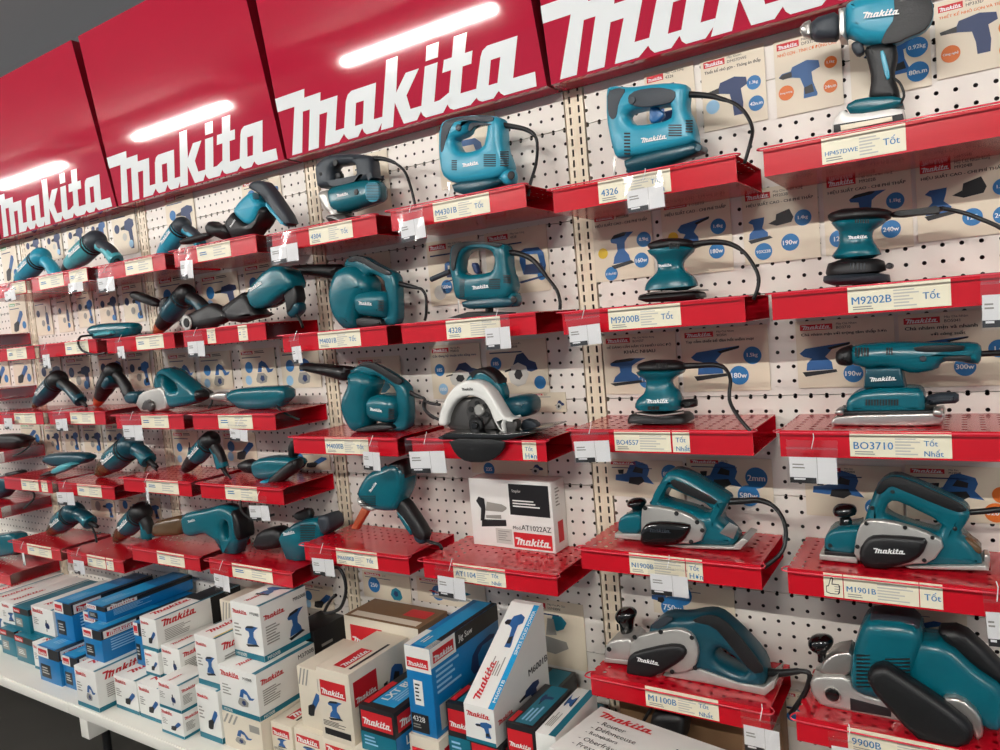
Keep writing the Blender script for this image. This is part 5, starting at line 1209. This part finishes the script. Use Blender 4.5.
# ------------------------------------------------------------------ clear bags with cards hanging from the shelf rails
def bag(x0, y0, x1, y1, where, y=-.260):
    a = U(x0, y0, y); c = U(x1, y1, y); mx_ = (a.x+c.x)/2
    W = c.x-a.x; top = U((x0+x1)/2, y0, y).z; bot = U((x0+x1)/2, y1, y).z; H = top-bot
    r = empty('card_bag', (mx_, y, top), 'clear zip bag with white card hanging %s' % where, 'bag', 'clear card bags on the shelf rails')
    r.rotation_euler.y = random.uniform(-.06, .06)
    g = 5; V = []; Fc = []
    for i in range(g+1):
        for j in range(g+1):
            V.append((-W/2+W*i/g, .0035*math.sin(i*1.7+j*.9+x0)-.003, -H*j/g))
    for i in range(g):
        for j in range(g): q = i*(g+1)+j; Fc.append((q, q+1, q+g+2, q+g+1))
    link('film', mk('film', V, Fc, 'clear_film', 60), r)
    zt = -.38*H; zb = -.95*H
    cdm = link('card', boxm('card', -.46*W, .46*W, .0015, .0022, zb, zt, 'card_white'), r)
    X = Vector((1, 0, 0)); Zv = Vector((0, 0, 1)); yy = .0012; ch = zt-zb
    place('black_band', sq('print_black'), cdm, (-.46*W, yy, zb), X*(.52*W), Zv*(.22*ch))
    place('small_print', lines_mesh(1, 'card_white'), cdm, (-.38*W, yy-.0003, zb+.04*ch), X*(.36*W), Zv*(.16*ch))
    place('small_print', lines_mesh(2, 'print_grey'), cdm, (-.40*W, yy, zb+.5*ch), X*(.40*W), Zv*(.24*ch))
    place('rule', sq('print_grey'), cdm, (.08*W, yy, zb), X*(.008*W), Zv*ch)
    link('zip_strip', boxm('zip_strip', -W/2, W/2, -.006, -.0045, -.2*H, -.15*H, 'clear_film'), r)
    link('string', tube('string', [(0, -.004, -.18*H), (.004, .004, .004), (.002, .012, .012)], .0009, 'card_white', 5), r)
    return r
BG = [(623,173,666,212,'over the price label of the big jigsaw'), (565,312,602,347,'at the end of the neck-cord sander shelf'), (980,272,1022,330,'right of the round orbital sander price label'), (570,427,611,464,'at the end of the square-pad sander shelf'), (786,440,840,486,'under the half-sheet sander'),
 (647,562,690,598,'below the plain-covered planer'), (982,590,1012,650,'crumpled at the end of the chip-port planer shelf'), (741,712,782,756,'below the tail of the silver-cased planer'), (828,733,870,775,'below the belt sander frame'),
 (267,233,300,264,'left of the barrel jigsaw shelf'), (396,206,426,242,'left of the mid-size jigsaw price label'), (289,335,302,365,'narrow, by the level-nozzle blower shelf'), (482,313,512,351,'over the dark jigsaw price label'), (361,440,382,472,'below the drooping-nozzle blower'), (405,437,447,475,'left of the circular saw'),
 (309,548,335,577,'at the end of the chisel hammer shelf'), (435,564,467,600,'below the stapler carton'),
 (178,248,195,280,'from the top rotary hammer shelf'), (185,331,206,358,'below the ringed barrel grip'), (120,415,144,442,'left of the marble cutter shelf'), (228,422,249,442,'below the angle drill'), (246,496,270,522,'below the straight polisher'), (212,565,231,592,'left of the booted tool shelf'),
 (115,338,125,360,'narrow, right of the die grinder'), (53,411,68,432,'below the arched drill'), (54,484,75,506,'left of the propped drill shelf'), (71,552,85,575,'left of the leaning screwdriver shelf'), (144,477,150,505,'thin, left of the black-nosed drill label'),
 (2,284,16,302,'on the far top shelf'), (66,276,84,293,'between two labels of the grey-teal drill shelf'), (95,268,116,293,'right under the grey-teal drill'), (40,345,51,370,'left of the die grinder shelf'), (2,411,13,430,'on the far third shelf'), (20,545,25,566,'thin, by the arched screwdriver shelf')]
for q in BG: bag(*q)

# ------------------------------------------------------------------ cartons on the base deck
G = 'tool cartons stacked on the base deck'
z = DECK+.0005
cw = carton
cw('short teal carton with grey label at the far end of the deck', -2.79, -2.66, -.40, .34, z, .389, 'T')
cw('second short teal carton with red strip at the deck edge', -2.635, -2.468, -.41, .34, z, .389, 'T')
cw('small white carton wedged between teal and blue cartons', -2.458, -2.335, -.42, .33, z, .389, 'W', det=0)
cw('blue carton on the deck with cyan top and big red logo flap', -2.32, -2.155, -.464, .40, z, .418, 'B')
cw('blue carton with cream lid partly behind the first large white carton', -2.148, -2.035, -.455, .40, z, .405, 'B')
cw('large white carton at the deck corner above the leg', -1.944, -1.80, -.512, .42, z, .426, 'W', pic='cutter', tan=0)
cw('white carton with red wordmark beside the corner carton', -1.779, -1.637, -.461, .40, z, .399, 'W', pic='grinder')
cw('white carton right of its twin on the deck', -1.629, -1.50, -.461, .40, z, .399, 'W', pic='grinder')
cw('small flat white carton at the bottom of a pair on the deck', -1.457, -1.335, -.489, .12, z, .362, 'W', det=0, pic='grinder')
cw('small flat white carton on top of its twin', -1.456, -1.336, -.488, .12, .3625, .456, 'W', det=0, pic='rod')
cw('tall white carton with round tool picture standing on the deck', -1.303, -1.188, -.452, .30, z, .45, 'W', pic='grinder')
cw('beige carton with striped corner and pump line drawing', -1.178, -.992, -.45, .25, z, .39, 'P')
cw('beige carton with red logo block low by the pump carton', -.985, -.89, -.42, .34, z, .385, 'R')
cw('beige carton with red logo block, second from the pump carton', -.88, -.757, -.42, .24, z, .39, 'R')
cw('beige carton under the tall sander carton', -.748, -.60, -.43, .25, z, .3995, 'R')
cw('white carton under the black and blue drill set carton', -.592, -.43, -.47, .28, z, .4195, 'R')
cw('white carton with red block under the tall jig saw carton', -.422, -.322, -.42, .39, z, .4795, 'R')
cw('dark carton low under the black carton beside the jig saw carton', -.312, -.216, -.40, .37, z, .4195, 'K')
cw('black and teal carton low under the wedge carton', -.21, -.112, -.43, .40, z, .40, 'K')
cw('black and teal carton directly under the wedge carton', -.21, -.112, -.435, .40, .4005, .5295, 'K')
cw('dark carton low under the teal-topped carton', -.103, -.02, -.42, .39, z, .45, 'K')
cw('white carton low under the flat white carton', -.014, .018, -.42, .2, z, .45, 'W')
# upper cartons
cw('white carton at the far left stack top', -2.82, -2.692, -.37, .33, .3895, .495, 'W', det=0)
cw('teal carton on the two short teal cartons', -2.686, -2.555, -.38, .34, .3895, .494, 'T')
cw('white carton between the teal and the blue upright cartons', -2.546, -2.366, -.37, .33, .3895, .515, 'W', pic='rod', det=0)
cw('upright blue carton with cyan lid on the blue deck carton', -2.312, -2.175, -.385, .35, .4185, .572, 'B')
cw('dark blue carton hidden behind the upright blue carton', -2.14, -1.975, -.36, .33, .4055, .5445, 'B')
cw('large blue carton with black top strip on the corner white carton', -1.965, -1.84, -.455, .40, .4265, .5445, 'B', model='Die Grinder')
cw('long flat blue carton on top of the pile with cyan lid', -2.035, -1.905, -.395, .37, .545, .603, 'B')
cw('narrow blue carton standing behind the white twins', -1.77, -1.712, -.372, .33, .3995, .56, 'B')
cw('small white carton carrying the long dark-ended carton', -1.66, -1.576, -.405, .36, .3995, .4885, 'W', det=0, pic='grinder')
cw('long white carton with dark printed end', -1.672, -1.574, -.40, .36, .489, .607, 'W', pic='grinder', dark=1)
cw('white carton with teal band behind the flat pair', -1.568, -1.462, -.395, .2, .3995, .517, 'W', det=0, pic='rod')
cw('white carton with yellow edge and sander picture', -1.30, -1.19, -.437, .34, .4505, .617, 'W', tpic='sander', tan=1)
cw('white carton with router picture under the topmost sander carton', -1.18, -.998, -.445, .24, .3905, .54, 'W', model='M3700B', pic='cutter')
cw('topmost white sander carton with blue sander picture on its side', -1.18, -1.037, -.375, .192, .5405, .722, 'W', model='M9200B', rpic='sander', tpic='longsander')
cw('dark carton against the pegboard behind the topmost sander carton', -1.15, -1.03, -.175, .15, z, .56, 'D')
cw('grey-white carton against the wall behind the long dark-ended carton', -1.50, -1.36, -.19, .16, z, .615, 'P')
cw('beige carton with grey stripes beside the tall sander carton', -.862, -.742, -.40, .2, .3905, .575, 'P', pic='grinder')
cw('tall beige carton with red logo blocks and sander drawing', -.735, -.608, -.437, .26, .40, .612, 'R', pic='sander')
cw('wide beige carton supporting the brown-topped one', -.885, -.565, -.17, .15, z, .462, 'N')
r, rect, logo, text, lines, pic, face = carton('wide beige carton with brown dusty top against the wall', -.88, -.57, -.172, .15, .4625, .64, 'N', G)
rect('F', 'carton_beige', 0, 0, 1, 1); rect('F', 'print_red', .08, .45, .52, .85, 'logo_block', 1); logo('F', 'carton_white', .10, .5, .50, 2); rect('T', 'carton_beige', .06, .08, .94, .3); rect('T', 'print_red', .62, .45, .92, .8, 'logo_block')
cw('black and blue drill set carton with red logo block', -.565, -.44, -.452, .40, .42, .545, 'K', top='blue')
r, rect, logo, text, lines, pic, face = carton('tall blue jig saw carton with black top strip', -.416, -.331, -.412, .325, .48, .722, 'B', G, model=None)
for ch in list(r.children):
    if ch.name.split('.')[0] != 'carton_body': bpy.data.objects.remove(ch)
rect('F', 'carton_white', 0, .72, 1, 1, 'logo_block'); rect('F', 'print_red', .06, .76, .9, .87, 'logo_block', 1); logo('F', 'carton_white', .1, .78, .86, 2); rect('F', 'carton_white', .25, .34, .6, .62, 'label', 1); lines('F', 5, 'print_black', .3, .37, .5, .58, 2)
rect('F', 'carton_black', .05, .03, .72, .24, 'label', 1); text('F', '4328', 'carton_white', .1, .15, .06, 2); lines('F', 2, 'print_grey', .1, .06, .6, .12, 2)
rect('R', 'carton_white', 0, .78, .34, 1, 'logo_block'); rect('R', 'print_red', .03, .82, .31, .95, 'logo_block', 1); logo('R', 'carton_white', .04, .835, .30, 2); rect('R', 'carton_black', .34, .80, 1, 1, 'colour_band'); text('R', 'Jig Saw', 'carton_white', .38, .85, .09, 2)
lines('R', 5, 'print_skyblue', .05, .44, .38, .74); rect('R', 'print_lightgrey', .06, .06, .36, .34, 'label', 1)
o, a, c, n = face('R'); place('picture', poly_mesh('jig_outline', [[(0,.3),(.1,.7),(.3,.9),(.8,1),(1,.9),(.95,.8),(.5,.8),(.3,.6),(.3,.2),(.6,.1),(.6,0),(.1,.05)]], 'print_navy'), r, o+a*.52+c*.36+n*.0004, a*.4, c*.34)
rect('T', 'carton_cyan', .25, .03, .80, .98, 'colour_band'); rect('T', 'carton_black', .8, 0, 1, 1, 'colour_band'); rect('T', 'carton_white', 0, 0, .25, .3, 'logo_block'); rect('U', 'carton_white', 0, 0, .16, .2); lines('U', 2, 'carton_white', .08, .4, .3, .6, 2)
cw('black carton with red block between jig saw and wedge cartons', -.312, -.218, -.39, .34, .42, .575, 'K')
# wedge-shaped carton
WD, WH = .272, .255
r, rect, logo, text, lines, pic, face = carton('white wedge-shaped drill carton with sloping printed top', -.208, -.120, -.448, WD, .53, .624, 'S', G, wedge=(.094, WH, .02))
logo('F', 'print_red', .08, .70, .85); rect('F', 'carton_teal', 0, 0, 1, .10, 'colour_band'); pic('F', 'drill', .35, .2, .9, .62)
sl = Vector((0, WD-.02, WH-.094)); n = Vector((1, 0, 0)).cross(sl).normalized(); o = Vector((-.044, 0, .094))+n*.0006; ax = Vector((.088, 0, 0))
place('colour_band', sq('carton_cyan'), r, o+ax*.82, ax*.18, sl); place('wordmark', logo_mesh('print_red'), r, o+ax*.45+sl*.05+n*.0004, sl*.36, -ax*.22)
me, asp = text_mesh('SIMPLE SOLID POWER', 'carton_white', .01); place('lettering', me, r, o+ax*.97+sl*.5+n*.0005, sl*.44, -ax*.1)
me, asp = text_mesh('M6001B', 'carton_white', .01); place('lettering', me, r, o+ax*.97+sl*.06+n*.0005, sl*.2, -ax*.1)
picture(r, 'drill', o+ax*.12+sl*.55+n*.0005, ax*.6, sl*.34, n); place('small_print', lines_mesh(5, 'print_grey'), r, o+ax*.72+sl*.28+n*.0004, sl*.18, -ax*.4)
sx = .0446; logo('R', 'print_red', .05, .5, .30); pic('R', 'darkdrill', .42, .12, .80, .8)
me, asp = text_mesh('M6001B', 'print_black', .01); place('lettering', me, r, (sx, .17, .098), (0, .10, 0), (0, 0, .018))
# teal topped and flat white cartons
cw('black carton with teal printed lid beside the flat white one', -.10, -.022, -.432, .2, .4505, .592, 'K')
cw('flat white carton with teal band tucked under the shelf', -.018, .036, -.432, .225, .4505, .586, 'L')
cw('white carton low under the big white router carton', .085, .35, -.515, .15, z, .4495, 'W')
r, rect, logo, text, lines, pic, face = carton('big white router carton turned towards the aisle', .05, .38, -.53, .20, .45, .62, 'S', G, yaw=-.17)
r.location = (.232, -.548, .45)
o, a, c, n = face('T')
place('wordmark', logo_mesh('print_red'), r, o+a*.06+c*.80+n*.0004, a*.42, c*.11)
for i, s_ in enumerate(('- Router', '- Défonceuse', '- Rebajadora', '- Oberfräse', '- Fresatrice')): text('T', s_, 'print_black', .10, .66-.12*i, .075, bold=0)
text('T', 'M3600', 'print_black', .70, .62, .10); rect('T', 'print_skyblue', .45, .05, .95, .4, 'printed_panel'); pic('T', 'cutter', .5, .05, .85, .5, 2)
logo('F', 'print_red', .06, .75, .5)
cw('tall brown carton against the wall below the silver-cased planer', .04, .46, -.085, .065, z, .575, 'N')
cw('low brown carton under the black router tool', .045, .455, -.225, .135, z, .44, 'N')
for i in range(3):
    cw('long white carton of the far stack, %s' % ['nearest the teal cartons', 'in its middle', 'at its far edge'][i], -2.97-.13*i+.02, -2.86-.13*i+.02, -.36, .34, z, .485, 'W', det=0)
SHELF['LOW'] = (.04, .4405)
quick('router_base', 'black router tool standing behind the white carton below the silver-cased planer', 'router', F9, 'LOW', [
  ('body', 'rubber', .08, [(390,545),(520,550),(525,640),(500,700),(380,690),(375,600)], R_), ('guide_rod', 'cable', .012, [(320,620),(380,520),(392,528),(334,628)], dict(b=.004, solid=False, sm=0))], y=-.155)
